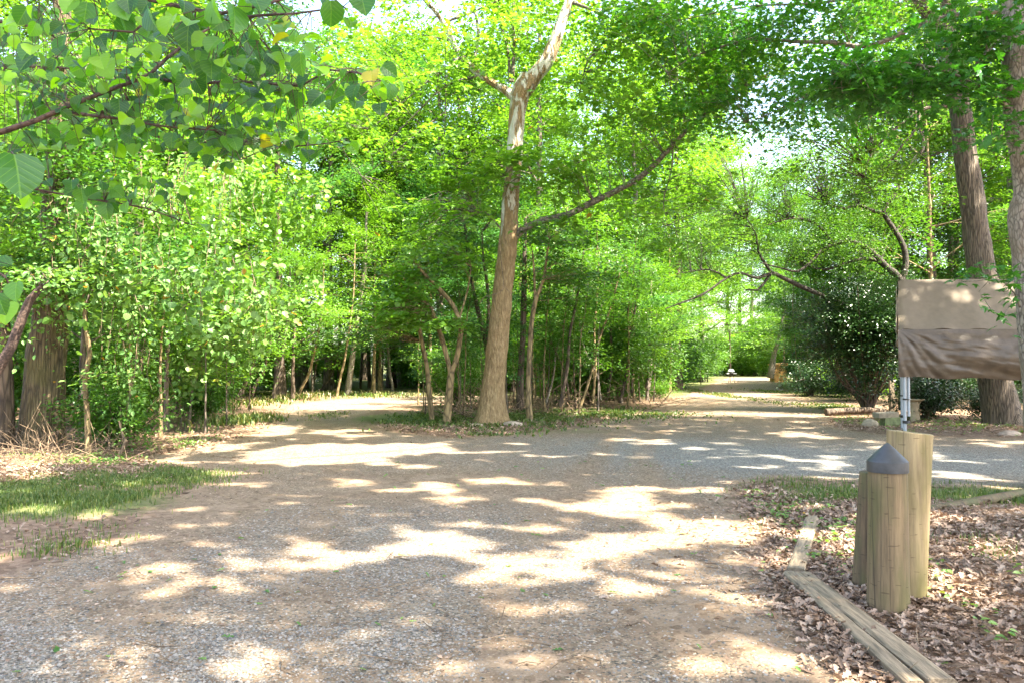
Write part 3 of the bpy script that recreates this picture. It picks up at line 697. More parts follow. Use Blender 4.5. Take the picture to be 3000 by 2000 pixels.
# right of the right lane
scatter(12, (12, 46), (24, 60), 3.6, 1.8, VM, 'woodland_tree', 'tall leafy tree behind the tarp shelter on the right', 'tree', 'tall trees right of the lane', (0.8, 1.1), lambda x, y: inview(x, y) and px_of(x, y) > 2380 and (y < 44 or px_of(x, y) > 2640))
scatter(16, (10, 40), (23, 58), 2.4, 1.5, VU, 'understory_tree', 'low leafy tree in the shade right of the lane', 'tree', 'low trees right of the lane', (0.8, 1.15), lambda x, y: inview(x, y) and px_of(x, y) > 2300, cm=M['leaf_mid'])
scatter(44, (-1.5, 10), (22.5, 34), 0.42, 0.5, VS, 'sapling', 'thin stemmed sapling in the thicket right of the mottled tree', 'sapling', 'saplings in the thicket between the lanes', (0.7, 1.05), lambda x, y: 1480 < px_of(x, y) < 2010)
scatter(10, (-5, 0), (22.5, 30), 0.5, 0.4, VS, 'sapling', 'thin dark sapling in the clump left of the mottled tree', 'sapling', 'saplings left of the mottled tree', (0.6, 0.9), lambda x, y: 1190 < px_of(x, y) < 1420)
scatter(16, (-14, -6), (15.5, 26), 0.8, 0.8, VS, 'sapling', 'thin sapling at the foot of the left wall of green', 'sapling', 'saplings along the left lane', (0.6, 1.0), lambda x, y: 380 < px_of(x, y) < 840)
scatter(14, (12, 30), (36, 64), 1.2, 0.4, VS, 'sapling', 'sapling at the edge of the far right lane', 'sapling', 'saplings along the far lane', (0.8, 1.3), lambda x, y: 1950 < px_of(x, y) < 2420)
scatter(22, (-30, 34), (34, 70), 1.6, 0.6, VB, 'shrub', 'leafy bush under the trees of the far wood', 'bush', 'bushes of the far wood', (1.0, 1.8), inview)
scatter(10, (-14, -6.5), (12.5, 24), 1.1, 0.9, VB[:2], 'shrub', 'leafy bush hanging over the verge of the left lane', 'bush', 'bushes along the left verge', (0.7, 1.1), lambda x, y: 330 < px_of(x, y) < 780)
scatter(8, (1, 9), (24, 36), 1.2, 0.5, VB, 'shrub', 'low leafy bush in the thicket between the lanes', 'bush', 'bushes between the lanes', (0.6, 1.0), lambda x, y: 1500 < px_of(x, y) < 2020)
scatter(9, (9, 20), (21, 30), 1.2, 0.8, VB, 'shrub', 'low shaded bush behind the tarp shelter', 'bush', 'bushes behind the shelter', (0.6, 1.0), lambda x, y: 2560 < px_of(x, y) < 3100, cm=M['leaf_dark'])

scatter(70, (-70, 80), (50, 100), 2.6, 1.0, TB, 'tall_shrub', 'broad leafy bush closing the view under the trees of the far wood', 'bush', 'broad bushes of the far wood', (0.9, 1.5), inview)
scatter(9, (-3, 10), (25.5, 36), 1.6, 1.1, TB, 'tall_shrub', 'broad bush inside the thicket between the lanes', 'bush', 'broad bushes in the thicket', (0.5, 0.75), lambda x, y: 1200 < px_of(x, y) < 2000, cm=M['leaf_mid'])
scatter(14, (-34, -9), (19, 44), 2.2, 1.2, TB, 'tall_shrub', 'broad bush deep behind the left lane', 'bush', 'broad bushes behind the left lane', (0.8, 1.1), lambda x, y: inview(x, y) and px_of(x, y) < 760)
scatter(10, (-9, 8), (40, 50), 2.2, 1.0, TB, 'tall_shrub', 'broad bush behind the bend of the left lane', 'bush', 'broad bushes behind the bend', (0.8, 1.1), inview)
scatter(12, (14, 44), (26, 58), 2.4, 1.4, TB, 'tall_shrub', 'broad bush in the shade right of the lane', 'bush', 'broad bushes right of the lane', (0.8, 1.2), lambda x, y: inview(x, y) and px_of(x, y) > 2420, cm=M['leaf_mid'])
made = []
for px, Y_, v, s_ in [(1985, 46, 1, .85), (2055, 66, 2, 1.0), (2330, 128, 1, 1.4), (2205, 126, 2, 1.5), (2130, 128, 1, 1.4), (2050, 122, 1, 1.3), (2250, 132, 1, 1.5), (2170, 134, 2, 1.6), (1960, 62, 0, 1.0), (2460, 112, 0, 1.2), (1900, 58, 1, 1.1)]:
    x = (px - 1500) / F * Y_; made.append((px, place('woodland_tree', VM[v], x, Y_, U(0, 6), s_, 'tall leafy tree closing the far end of the right lane', 'tree', 'tall trees at the end of the right lane')))
order(made, 'tall leafy tree closing the far end of the right lane')
# hedges of brush that shut both sides of the right lane
for side, pts_, lab in ((-1, [(1900, 1192), (2012, 1152), (2086, 1121), (2118, 1104)], 'brushy bush on the left bank of the right lane'), (1, [(2440, 1195), (2362, 1166), (2298, 1133), (2276, 1113), (2268, 1104)], 'shaded bush on the right bank of the right lane')):
    made = []; q = resample(np.array([[*G(*p), 0] for p in pts_]), .5)
    d_ = np.concatenate([[0], np.cumsum(np.linalg.norm(np.diff(q, axis=0), axis=1))])
    for t in np.arange(1.0 if side < 0 else 5.0, d_[-1], 4.2):
        x = np.interp(t, d_, q[:, 0]) + side * (U(1.7, 2.3) + (2.6 if side > 0 and t > 28 else 0)); y = np.interp(t, d_, q[:, 1])
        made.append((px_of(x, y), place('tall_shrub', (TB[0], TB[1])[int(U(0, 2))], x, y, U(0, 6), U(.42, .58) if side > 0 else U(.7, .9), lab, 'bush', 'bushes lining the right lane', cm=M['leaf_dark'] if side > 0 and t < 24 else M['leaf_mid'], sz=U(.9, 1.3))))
    order(made[:16], lab)
scatter(16, (38, 68), (112, 135), 3.0, 1, TB, 'tall_shrub', 'pale leafy bush in the far sunlit wood beyond the lane end', 'bush', 'pale bushes beyond the lane end', (1.9, 2.6), lambda x, y: 1900 < px_of(x, y) < 2560, cm=M['leaf_light'])
made = []
for px, Y_, v, s_ in [(2100, 90, 0, 1.5), (2150, 93, 1, 1.5), (2200, 90, 0, 1.5), (2245, 94, 1, 1.5), (2310, 90, 0, 1.5), (2075, 86, 1, 1.3), (2340, 84, 1, 1.4)]:
    Y_ += 9; x = (px - 1500) / F * Y_; made.append((px, place('tall_shrub', TB[v], x, Y_, U(0, 6), s_, 'broad bush across the far end of the right lane', 'bush', 'bushes across the end of the right lane')))
order(made, 'broad bush across the far end of the right lane')
made = []
for px, Y_, v, s_ in [(2128, 90, 0, 1.9), (2150, 93, 2, 2.4), (2172, 91, 0, 1.8), (2194, 93, 2, 2.4), (2212, 90.5, 0, 1.8), (2234, 92, 0, 2.0)]:
    x = (px - 1500) / F * Y_; made.append((px, place('shrub', VB[v], x, Y_, U(0, 6), s_, 'low sunlit bush at the far end of the right lane', 'bush', 'low bushes at the lane end', cm=M['leaf_light'])))
order(made, 'low sunlit bush at the far end of the right lane')

# ------------------------------------------------------------------ the mottled plane tree in the middle
def limb(mb, pxs, rads, sides=10, rough=0.08, step=0.2, seed=1):
    pts = [P(*p) for p in pxs]; tube(mb, pts, rads, sides, rough, step, seed); return resample(np.array(pts), 0.25)
def attach(tb, cb, skel, regions, size, tpl, leaf_n, spray_r=0.45, twig=0.012, droop=0.4, tilt=0.45, flat=0.15, keep=False):
    """sprays of leaves in given regions, each tied by a bent twig to the nearest limb"""
    S = np.vstack(skel); Cs = []; Ds = []
    for (px, py, rx, ry, y0, y1, n) in regions:
        for i in range(n):
            a = U(0, 2 * pi); q = math.sqrt(rng.random())
            c = P(px + rx * q * cos(a), py + ry * q * sin(a), U(y0, y1))
            u_, v_ = px + rx * q * cos(a), py + ry * q * sin(a)
            if keep and (1450 < u_ < 1610 and 120 < v_ < 450 or 1600 <= u_ < 1730 and -120 < v_ < 200 or 1400 < u_ < 1560 and 545 < v_ < 800) and c[1] < YS + .6: c = P(u_, v_, YS + U(.7, 2))
            near = S[np.argmin(np.linalg.norm(S - c, axis=1) + 0.6 * np.maximum(0, S[:, 2] - c[2]))]
            mid = near * .45 + c * .55 + np.array([0, 0, 0.12 * np.linalg.norm(c - near)]) + rng.normal(0, .08, 3)
            Cs.append(c); Ds.append((c - mid) + 1e-3)
            tube(tb, [near, near * .75 + mid * .25 + rng.normal(0, .03, 3), mid, c], (twig * (0.6 + 0.25 * np.linalg.norm(c - near)), 0.004), 4, step=0.35)
    Cs = np.array(Cs); Ds = np.array(Ds); Ds[:, 2] *= 0.5
    sprays(cb, Cs, Ds, spray_r * U(.7, 1.25, len(Cs)), leaf_n, size, tpl, droop=droop, tilt=tilt, flat=flat)

YS = 20.6
gz = float(hgt(np.array([-0.6]), np.array([YS]))[0])
root = empty('plane_tree', (G(1440, 1245)[0], YS, 0), 'big leaning tree with mottled peeling white and brown bark at the fork of the lanes', 'tree')
root_inv = Matrix.Translation(-root.location)
def sub(mb, name, mat, parent):
    """build in world coordinates, then hang under the parent keeping its place"""
    o = mb.build(name, mat); o.parent = parent; o.matrix_parent_inverse = Matrix.Translation(-parent.location); return o
tb = MB(); skel = []
tr = [(1437, 1262, YS), (1440, 1235, YS), (1443, 1170, YS), (1450, 1083, YS), (1466, 930, YS), (1481, 776, YS), (1489, 700, YS), (1493, 625, YS), (1505, 491, YS), (1510, 402, YS), (1518, 312, YS), (1530, 262, YS), (1548, 225, YS)]
wd = [100, 92, 78, 70, 64, 59, 58, 53, 48, 48, 53, 62, 50]
k = YS / F / 2 * .94
tube(tb, [P(*p) for p in tr], [q * k for q in wd], 36, 0.07, 0.09, 5, flare=0.5, lobes=2.5)
skel.append(resample(np.array([P(*p) for p in tr[6:]]), .3))
sub(tb, 'trunk', M['bark_plane'], root)
def plimb(pxs, rads, mat, name='limb', sides=12):
    mb = MB(); s = limb(mb, pxs, rads, sides); sub(mb, name, mat, root); skel.append(s); return s
plimb([(1535, 262, YS), (1570, 220, YS), (1600, 187, YS), (1628, 120, YS), (1648, 60, YS), (1668, 5, YS), (1700, -120, YS + .3), (1720, -300, YS + .5)], [.24, .20, .19, .165, .14, .125, .11, .08], M['bark_plane'], sides=20)
plimb([(1505, 285, YS), (1480, 265, YS), (1420, 228, YS), (1373, 192, YS), (1337, 147, YS), (1310, 90, YS), (1285, 50, YS - .2), (1245, 0, YS - .3), (1200, -60, YS - .4), (1150, -160, YS - .5)], [.13, .105, .095, .09, .08, .07, .06, .05, .045, .03], M['bark_plane'])
plimb([(1500, 240, YS), (1507, 130, YS), (1502, 60, YS), (1510, -60, YS)], [.05, .042, .038, .03], M['bark_limb'])
plimb([(1380, 190, YS), (1400, 130, YS + .1), (1396, 60, YS + .2), (1380, 0, YS + .3), (1375, -90, YS + .3)], [.045, .04, .035, .03, .02], M['bark_limb'])
plimb([(1495, 240, YS), (1488, 150, YS + .3), (1470, 80, YS + .5), (1455, -40, YS + .6)], [.045, .035, .03, .02], M['bark_limb'])
plimb([(1510, 690, YS), (1540, 668, YS - .1), (1600, 643, YS - .3), (1663, 630, YS - .5), (1740, 592, YS - .7), (1795, 566, YS - .8), (1872, 523, YS - 1), (1923, 480, YS - 1.1), (1978, 421, YS - 1.2), (2050, 350, YS - 1.3), (2110, 310, YS - 1.4), (2180, 282, YS - 1.5)],
      [.12, .085, .085, .08, .085, .08, .07, .065, .055, .05, .04, .025], M['bark_limb'])
plimb([(1355, 165, YS), (1320, 190, YS - .2), (1306, 240, YS - .3), (1304, 320, YS - .4), (1298, 440, YS - .5)], [.035, .03, .022, .015, .006], M['bark_limb'])
plimb([(1400, 225, YS), (1330, 240, YS - .3), (1275, 275, YS - .5), (1210, 340, YS - .7), (1100, 450, YS - .9)], [.035, .028, .025, .018, .007], M['bark_limb'])
plimb([(1310, 200, YS - .2), (1250, 240, YS - .4), (1190, 290, YS - .6), (1080, 380, YS - .8)], [.03, .025, .018, .006], M['bark_limb'])
plimb([(1310, 62, YS), (1360, 45, YS), (1450, 8, YS), (1520, -30, YS)], [.035, .03, .025, .015], M['bark_limb'])
plimb([(1300, 330, YS - .3), (1210, 400, YS - .8), (1150, 450, YS - 1.1), (1060, 520, YS - 1.3)], [.02, .018, .013, .006], M['bark_limb'])
plimb([(1975, 425, YS - 1.2), (1970, 500, YS - 1.2), (1945, 590, YS - 1.2), (1960, 660, YS - 1.2)], [.02, .016, .012, .005], M['bark_limb'])
plimb([(1670, 5, YS), (1760, 40, YS - .3), (1800, 90, YS - .5), (1725, 180, YS - .7), (1700, 270, YS - .8)], [.05, .035, .03, .02, .007], M['bark_limb'])
plimb([(1465, 668, YS), (1440, 640, YS - .15), (1418, 618, YS - .3), (1400, 625, YS - .45)], [.03, .022, .016, .008], M['bark_limb'], 'dead_stub')
plimb([(1490, 560, YS), (1480, 540, YS - .2), (1470, 520, YS - .3), (1440, 500, YS - .4)], [.035, .025, .02, .012], M['bark_limb'], 'dead_stub')
tb = MB(); cb = MB()
attach(tb, cb, skel, [(1300, 120, 330, 170, YS - 2.5, YS + 1.5, 70), (1120, 330, 260, 150, YS - 3, YS + 0, 34), (1600, 120, 260, 150, YS - 2, YS + 2, 40),
                      (1800, 330, 330, 180, YS - 3, YS + 1, 60), (1960, 200, 300, 170, YS - 3, YS + 1, 90), (2200, 150, 200, 140, YS - 3, YS + 1, 50), (1900, 40, 300, 80, YS - 3, YS, 50), (1700, 560, 300, 90, YS - 2.5, YS + 1, 26), (1990, 620, 180, 110, YS - 2.5, YS, 20),
                      (1450, -60, 500, 80, YS - 3, YS + 2, 40)],
       0.15, MAPLE_S, 30, 0.55, keep=True)
attach(tb, cb, skel, [(1350, 520, 140, 45, YS - 1.6, YS - .6, 20), (1270, 620, 120, 60, YS - 2.2, YS - .8, 20), (1210, 710, 70, 50, YS - 2.4, YS - 1.6, 9), (1520, 470, 60, 22, YS - 1.2, YS - .6, 6), (1620, 520, 100, 35, YS - 1.5, YS - .6, 12), (1620, 660, 90, 30, YS - 1.5, YS - .6, 6), (1450, 450, 110, 22, YS - 1.6, YS - .8, 7)],
       0.19, MAPLE, 14, 0.42, droop=0.6, tilt=0.35)
sub(tb, 'twigs', M['bark_limb'], root); sub(cb, 'crown', M['leaf_plane'], root)
# vine stem on the trunk
vb = MB(); tube(vb, [P(1462, 700, YS - .38), (P(1470, 780, YS - .40)), P(1472, 850, YS - .40), P(1420, 870, YS - .5), P(1405, 890, YS - .55)], (.014, .008), 5, step=.1)
tube(vb, [P(1472, 835, YS - .40), P(1495, 858, YS - .42), P(1502, 870, YS - .44)], (.01, .006), 5)
tag(vb.build('vine_stem', M['dry_twig']), 'pale bare vine stem running down the mottled tree trunk', 'vine')

# ------------------------------------------------------------------ small many-stemmed trees left of it
def pxtree(kind, label, cat, stems, regions, size, leafn, leafm, barkm, tpl=OVAL, spray_r=0.4, group=None, sides=8, **kw):
    p0 = P(*stems[0][0][0]); r = empty(kind, (p0[0], p0[1], 0), label, cat, group)
    tb = MB(); cb = MB(); sk = []
    for pxs, rads in stems: sk.append(limb(tb, pxs, rads, sides, 0.08, 0.2, int(U(0, 50))))
    tw = MB()
    attach(tw, cb, sk, regions, size, tpl, leafn, spray_r, **kw)
    sub(tb, 'trunk', barkm, r); sub(tw, 'twigs', barkm, r); sub(cb, 'crown', leafm, r)
    return r
Yd = 20.4
pxtree('dogwood_tree', 'small forked tree with a pale tier of leaves just left of the mottled tree', 'tree',
       [([(1308, 1262, Yd), (1312, 1200, Yd), (1322, 1090, Yd), (1318, 1078, Yd), (1300, 1010, Yd), (1283, 955, Yd), (1262, 900, Yd)], [.13, .11, .09, .07, .06, .055, .04]),
        ([(1322, 1092, Yd), (1340, 1040, Yd), (1352, 960, Yd), (1345, 935, Yd), (1325, 892, Yd), (1280, 840, Yd), (1240, 800, Yd - .2), (1210, 765, Yd - .3)], [.075, .07, .06, .06, .055, .05, .04, .025]),
        ([(1345, 935, Yd), (1370, 850, Yd), (1380, 780, Yd)], [.03, .022, .012])],
       [(1230, 935, 130, 22, Yd - 1.2, Yd - .2, 16), (1200, 880, 120, 40, Yd - 1, Yd + .5, 14), (1290, 760, 120, 60, Yd - .8, Yd + 1, 16), (1150, 830, 100, 60, Yd - .5, Yd + 1.5, 14)],
       0.12, 34, M['leaf_plane'], M['bark_tan'], HEART, 0.42, droop=0.7, flat=0.1)
pxtree('dogwood_tree', 'slim leaning tree with a tan stem, second to the left of the mottled tree', 'tree',
       [([(1268, 1245, 21), (1258, 1150, 21), (1252, 1080, 21), (1236, 1000, 21), (1226, 950, 21), (1200, 880, 21), (1150, 800, 21)], [.08, .07, .06, .055, .05, .035, .02])],
       [(1150, 900, 110, 60, 20.5, 22, 16), (1080, 980, 100, 50, 20.8, 22.3, 16), (1180, 800, 130, 60, 20.5, 22.5, 18)], 0.10, 60, M['leaf_mid'], M['bark_tan'])
pxtree('dark_stem_tree', 'dark two-stemmed tree behind the left side of the mottled trunk', 'tree',
       [([(1450, 1200, 23), (1424, 1010, 23), (1405, 930, 23), (1388, 860, 23), (1372, 760, 23), (1366, 690, 23), (1350, 600, 23)], [.10, .07, .06, .055, .05, .04, .02]),
        ([(1424, 1010, 23), (1432, 900, 23), (1425, 820, 23), (1416, 760, 23), (1412, 680, 23)], [.06, .05, .045, .035, .02])],
       [(1360, 640, 140, 90, 22, 24.5, 26), (1300, 750, 140, 70, 22.5, 24.5, 18), (1420, 560, 110, 70, 22, 24, 16)], 0.11, 60, M['leaf_mid'], M['bark_brown'])
pxtree('black_stem_tree', 'straight near-black slim tree first to the right of the mottled trunk', 'tree',
       [([(1523, 1195, 24), (1527, 1080, 24), (1533, 950, 24), (1536, 800, 24), (1540, 640, 24)], [.12, .10, .09, .07, .04])],
       [(1560, 700, 120, 90, 23, 25.5, 24), (1600, 800, 110, 50, 23, 25.5, 14)], 0.11, 60, M['leaf_mid'], M['bark_brown'])
pxtree('fork_stem_tree', 'slim brown forked tree second to the right of the mottled trunk', 'tree',
       [([(1552, 1235, 21.5), (1548, 1120, 21.5), (1556, 960, 21.5), (1572, 870, 21.5), (1592, 820, 21.5), (1610, 700, 21.5)], [.09, .075, .065, .055, .04, .02]),
        ([(1568, 880, 21.5), (1565, 800, 21.5), (1560, 740, 21.5)], [.04, .03, .02])],
       [(1620, 700, 110, 80, 20.8, 23, 22), (1690, 830, 100, 60, 21, 23, 14)], 0.11, 60, M['leaf_mid'], M['bark_tan'])
for i, (x0, y0, x1, y1, r_, Y_, m_) in enumerate([(1640, 1190, 1690, 880, .06, 24, 'bark_brown'), (1700, 1190, 1790, 900, .045, 25, 'bark_tan'), (1735, 1180, 1750, 870, .04, 26, 'bark_tan'), (1668, 1170, 1600, 930, .03, 25, 'bark_brown'),
                                                  (1780, 1160, 1800, 880, .05, 28, 'bark_brown'), (1820, 1165, 1862, 900, .06, 28, 'bark_brown'), (1850, 1150, 1840, 880, .04, 29, 'bark_brown'), (1760, 1170, 1700, 960, .03, 26, 'bark_pale'), (1600, 1180, 1650, 960, .03, 25, 'bark_pale'), (1895, 1140, 1905, 930, .13, 34, 'bark_pale')]):
    lab = ['dark leaning stem rising from the thicket edge', 'tan stem slanting right through the thicket', 'tan upright stem in the middle of the thicket', 'thin brown stem crossing leftwards in the thicket', 'upright brown stem deep in the thicket',
           'thick dark stem at the thicket\'s far end', 'upright dark stem beside the thick one at the thicket end', 'pale thin dead stem leaning left in the thicket', 'pale thin stem just right of the mottled tree', 'pale stout trunk where the thicket meets the right lane'][i]
    pxtree('thicket_tree', lab, 'tree', [([(x0, y0, Y_), ((x0 * .7 + x1 * .3) + 6, y0 * .65 + y1 * .35, Y_), (x1 * .7 + x0 * .3 - 5, y1 * .7 + y0 * .3, Y_), (x1, y1, Y_), (x1 + (x1 - x0) * .4, y1 - 140, Y_)], [r_, r_ * .9, r_ * .75, r_ * .6, r_ * .3])],
           [(x1 + 20, y1 - 80, 60, 90, Y_ - 1, Y_ + 1, 10)], 0.10, 50, M['leaf_mid'], M[m_], group='stems of the thicket between the lanes')

# trunks beyond the left lane
for i, (xa, ya, xb, yb, w_, Y_, m_, lab) in enumerate([
        (1018, 1158, 1045, 950, 17, 38, 'bark_pale', 'pale stout trunk flaring at its foot beyond the left lane'), (985, 1165, 1012, 1040, 7, 36, 'bark_tan', 'thin tan trunk leaning beside the pale stout one'),
        (868, 1172, 908, 1085, 9, 35, 'bark_tan', 'short slanting reddish trunk beyond the left lane'), (802, 1158, 826, 1060, 10, 33, 'bark_grey', 'grey slightly bent trunk left of the slanting reddish trunk'),
        (706, 1152, 740, 1070, 14, 31, 'bark_grey', 'broad grey trunk leaning right at the lane verge'), (738, 1150, 775, 1080, 9, 31.5, 'bark_brown', 'brown trunk leaning right next to the broad grey one'),
        (912, 1170, 925, 1080, 7, 39, 'bark_grey', 'slim grey upright trunk between the slanting trunks'), (922, 1168, 972, 1095, 5, 39, 'bark_brown', 'thin curved dark trunk leaning far right'),
        (1155, 1158, 1142, 1085, 9, 42, 'bark_pale', 'pale trunk leaning left beyond the bend'), (862, 1150, 866, 1060, 9, 45, 'bark_brown', 'dark upright trunk deep behind the lane'),
        (992, 1158, 995, 1050, 11, 44, 'bark_brown', 'brown upright trunk just behind the thin tan one'), (1085, 1158, 1080, 1060, 12, 48, 'bark_brown', 'dark straight trunk in deep shade before the bend'), (1055, 1158, 1060, 1060, 7, 47, 'bark_brown', 'slim dark trunk in deep shade by the pale stout trunk'),
        (556, 1255, 566, 1110, 8, 20.5, 'bark_pale', 'pale slim trunk leaning at the left verge'), (500, 1230, 505, 1060, 6, 24, 'bark_brown', 'very dark slim trunk, leftmost behind the left verge'), (520, 1225, 530, 1040, 7, 24, 'bark_brown', 'dark slim trunk beside the leftmost dark one'),
        (470, 1215, 480, 1080, 7, 26, 'bark_brown', 'dark trunk deep in the left wood'), (575, 1220, 590, 1070, 11, 25, 'bark_brown', 'thicker dark trunk behind the pale slim one'), (610, 1230, 645, 1080, 5, 22.5, 'bark_brown', 'thin dark trunk slanting right over the left verge'), (660, 1210, 680, 1080, 7, 26, 'bark_grey', 'brown-grey trunk halfway along the left verge'),
        (628, 1215, 640, 1090, 6, 27, 'bark_brown', 'slim dark trunk between two slanting ones')]):
    r_ = w_ / 2 * Y_ / F
    pxtree('lane_tree', lab, 'tree', [([(xa, ya + 8, Y_), (xa * .75 + xb * .25, ya * .75 + yb * .25, Y_), (xa * .4 + xb * .6, ya * .4 + yb * .6, Y_), (xb, yb, Y_), (xb + (xb - xa) * .8, yb - 160, Y_), (xb + (xb - xa), yb - 330, Y_)], [r_ * 1.35, r_ * 1.05, r_, r_ * .9, r_ * .7, r_ * .4])],
           [(xb + 10, yb - 60, 50, 40, Y_ - 1.5, Y_ + 1.0, 8), (xb + 20, yb - 220, 90, 120, Y_ - 2, Y_ + 2, 14)], 0.12, 50, M['leaf_light'] if i % 2 else M['leaf_mid'], M[m_], group='trunks beyond the left lane', spray_r=0.6)

# ------------------------------------------------------------------ left wall of green
r = empty('oak_tree', (P(130, 1310, 15)[0], 15, 0), 'very stout ridged trunk swathed in vines at the far left', 'tree')
tb = MB(); pts = [P(122, 1345, 15), P(124, 1290, 15), P(128, 1180, 15), P(136, 1050, 15), P(146, 950, 15), P(150, 820, 15), P(155, 600, 15), P(165, 200, 15), P(170, -200, 15)]
tube(tb, pts, [.43, .38, .36, .335, .305, .27, .22, .18, .12], 40, 0.06, 0.12, 8, flare=.3, lobes=2); sub(tb, 'trunk', M['bark_left'], r)
tw = MB(); cb = MB(); attach(tw, cb, [np.array(pts[5:])], [(200, 300, 320, 260, 14, 18, 60), (150, 420, 170, 300, 12.8, 14.2, 60), (110, 820, 110, 70, 13.2, 14.3, 16)], 0.10, OVAL, 60, .6)
sub(tw, 'twigs', M['bark_brown'], r); sub(cb, 'crown', M['leaf_mid'], r)
pxtree('oak_tree', 'dark trunk cut by the photo edge left of the vine-swathed stout one', 'tree', [([(5, 1330, 14.5), (8, 1200, 14.5), (4, 1050, 14.5), (-10, 850, 14.5)], [.24, .21, .19, .15])], [(0, 760, 120, 90, 13.5, 15.5, 16)], 0.11, 60, M['leaf_light'], M['bark_brown'])
pxtree('sapling', 'tan kinked sapling standing in front of the left stout trunk', 'sapling', [([(262, 1330, 13.6), (258, 1200, 13.6), (250, 1110, 13.6), (263, 1035, 13.6), (250, 960, 13.6), (246, 880, 13.6), (243, 780, 13.6)], [.052, .045, .04, .042, .034, .03, .02])],
       [(260, 780, 120, 60, 13, 14.3, 14), (290, 1080, 30, 20, 13.2, 13.8, 2)], 0.09, 50, M['leaf_vine'], M['bark_tan'])
pxtree('leaning_trunk', 'reddish bare trunk leaning right at the left edge', 'tree', [([(-60, 1180, 10.5), (-10, 1090, 10.5), (35, 1010, 10.5), (65, 930, 10.5), (85, 880, 10.5), (122, 838, 10.5)], [.08, .07, .065, .06, .055, .04])], [(150, 800, 60, 30, 10, 11, 5)], 0.08, 50, M['leaf_vine'], M['bark_twig'])

# curtains of vine leaves on the wall, clump by clump
def curtain(label, regs, leafm, size=0.085, n=60, y=(12.5, 15)):
    tw = MB(); cb = MB(); C = []; D = []
    for (px, py, rx, ry, c_) in regs:
        for i in range(c_):
            a = U(0, 6.28); q = math.sqrt(rng.random()); Y_ = U(*y)
            top = P(px + rx * q * cos(a), py + ry * q * sin(a), Y_); ln = U(.3, 1.1)
            pts = [top, top + np.array([U(-.1, .1), U(-.1, .1), -ln * .5]), top + np.array([U(-.15, .15), U(-.1, .1), -ln])]
            tube(tw, pts, (.007, .003), 3)
            for t in np.linspace(0, 1, max(2, int(ln / .22))): C.append(pts[0] * (1 - t) + pts[2] * t); D.append([U(-1, 1), U(-1, .3), -.5])
    C = np.array(C); sprays(cb, C, np.array(D), .26 * U(.7, 1.3, len(C)), n // 4, size, HEART if size > .1 else OVAL, droop=.9, flat=.5, tilt=.7)
    r = empty('climbing_vine', (C[:, 0].mean(), C[:, 1].mean(), 0), label, 'vine', 'vines curtaining the left wall of green')
    sub(tw, 'stems', M['dry_twig'], r); sub(cb, 'leaf_curtain', leafm, r)
curtain('bright sunlit vine curtain hanging above the stout left trunk', [(150, 600, 200, 90, 22), (330, 520, 240, 90, 22), (580, 520, 220, 90, 20)], M['leaf_vine'], .10, 44)
curtain('vine curtain with large round pale leaves over the left verge', [(300, 760, 200, 90, 22), (480, 740, 180, 90, 20), (640, 800, 160, 90, 20)], M['leaf_vine'], 0.11, 44, (12.8, 16))
curtain('low vine curtain reaching the ground beside the tan sapling', [(350, 950, 70, 110, 13), (430, 1060, 80, 70, 10), (20, 860, 60, 60, 7), (140, 850, 80, 40, 7)], M['leaf_vine'], 0.085, 44, (12.5, 15.5))
curtain('vine curtain with some yellowed leaves nearest the left lane', [(780, 840, 140, 90, 18), (660, 930, 130, 70, 14), (560, 1010, 110, 50, 10)], M['leaf_vine'], 0.11, 44, (16.5, 20))
curtain('topmost pale vine curtain high over the left lane', [(700, 480, 180, 60, 20), (860, 560, 120, 70, 16)], M['leaf_light'], 0.12, 60, (17, 20))

# dry bramble at its foot
def sticks(n, regs, lo, hi, r0, up=0.5, y=(12, 15)):
    mb = MB()
    for (px, py, rx, ry, c_) in regs:
        for i in range(int(c_ * n)):
            g_ = G(px + U(-rx, rx), min(1990, py + U(-ry, ry))); z = float(hgt(g_[:1], g_[1:])[0])
            d = rng.normal(0, 1, 3); d[2] = abs(d[2]) * up; d /= np.linalg.norm(d); ln = U(lo, hi)
            p = np.array([g_[0], g_[1], z + U(0, .05)])
            pts = [p, p + d * ln * .5 + rng.normal(0, .05, 3) * ln, p + d * ln + rng.normal(0, .12, 3) * ln]; 
            for q_ in pts: q_[2] = max(q_[2], z + .004)
            tube(mb, pts, (r0 * U(.6, 1.3), r0 * .4), 4, rnd=U(0, 1))
            if U(0, 1) < .6:
                e = pts[1] + rng.normal(0, .3, 3) * ln * .6; e[2] = max(e[2], z + .01); tube(mb, [pts[1], e], (r0 * .6, r0 * .3), 3, rnd=U(0, 1))
    return mb
tag(sticks(1, [(60, 1345, 160, 35, 170), (230, 1330, 150, 25, 190), (380, 1310, 90, 18, 90), (40, 1290, 80, 20, 60)], .2, 1.0, .0065, 0.8).build('bramble', M['dry_twig']),
    'tangle of pale dry bramble canes at the foot of the stout left trunk', 'bramble', kind='stuff')
tag(sticks(1, [(1600, 1205, 120, 18, 60), (1780, 1185, 160, 18, 80), (1350, 1225, 60, 12, 30), (1430, 1205, 100, 14, 40)], .5, 2.2, .012, 0.9).build('brushwood', M['dry_twig']),
    'tangle of dead stems and brush under the thicket between the lanes', 'brushwood', kind='stuff')

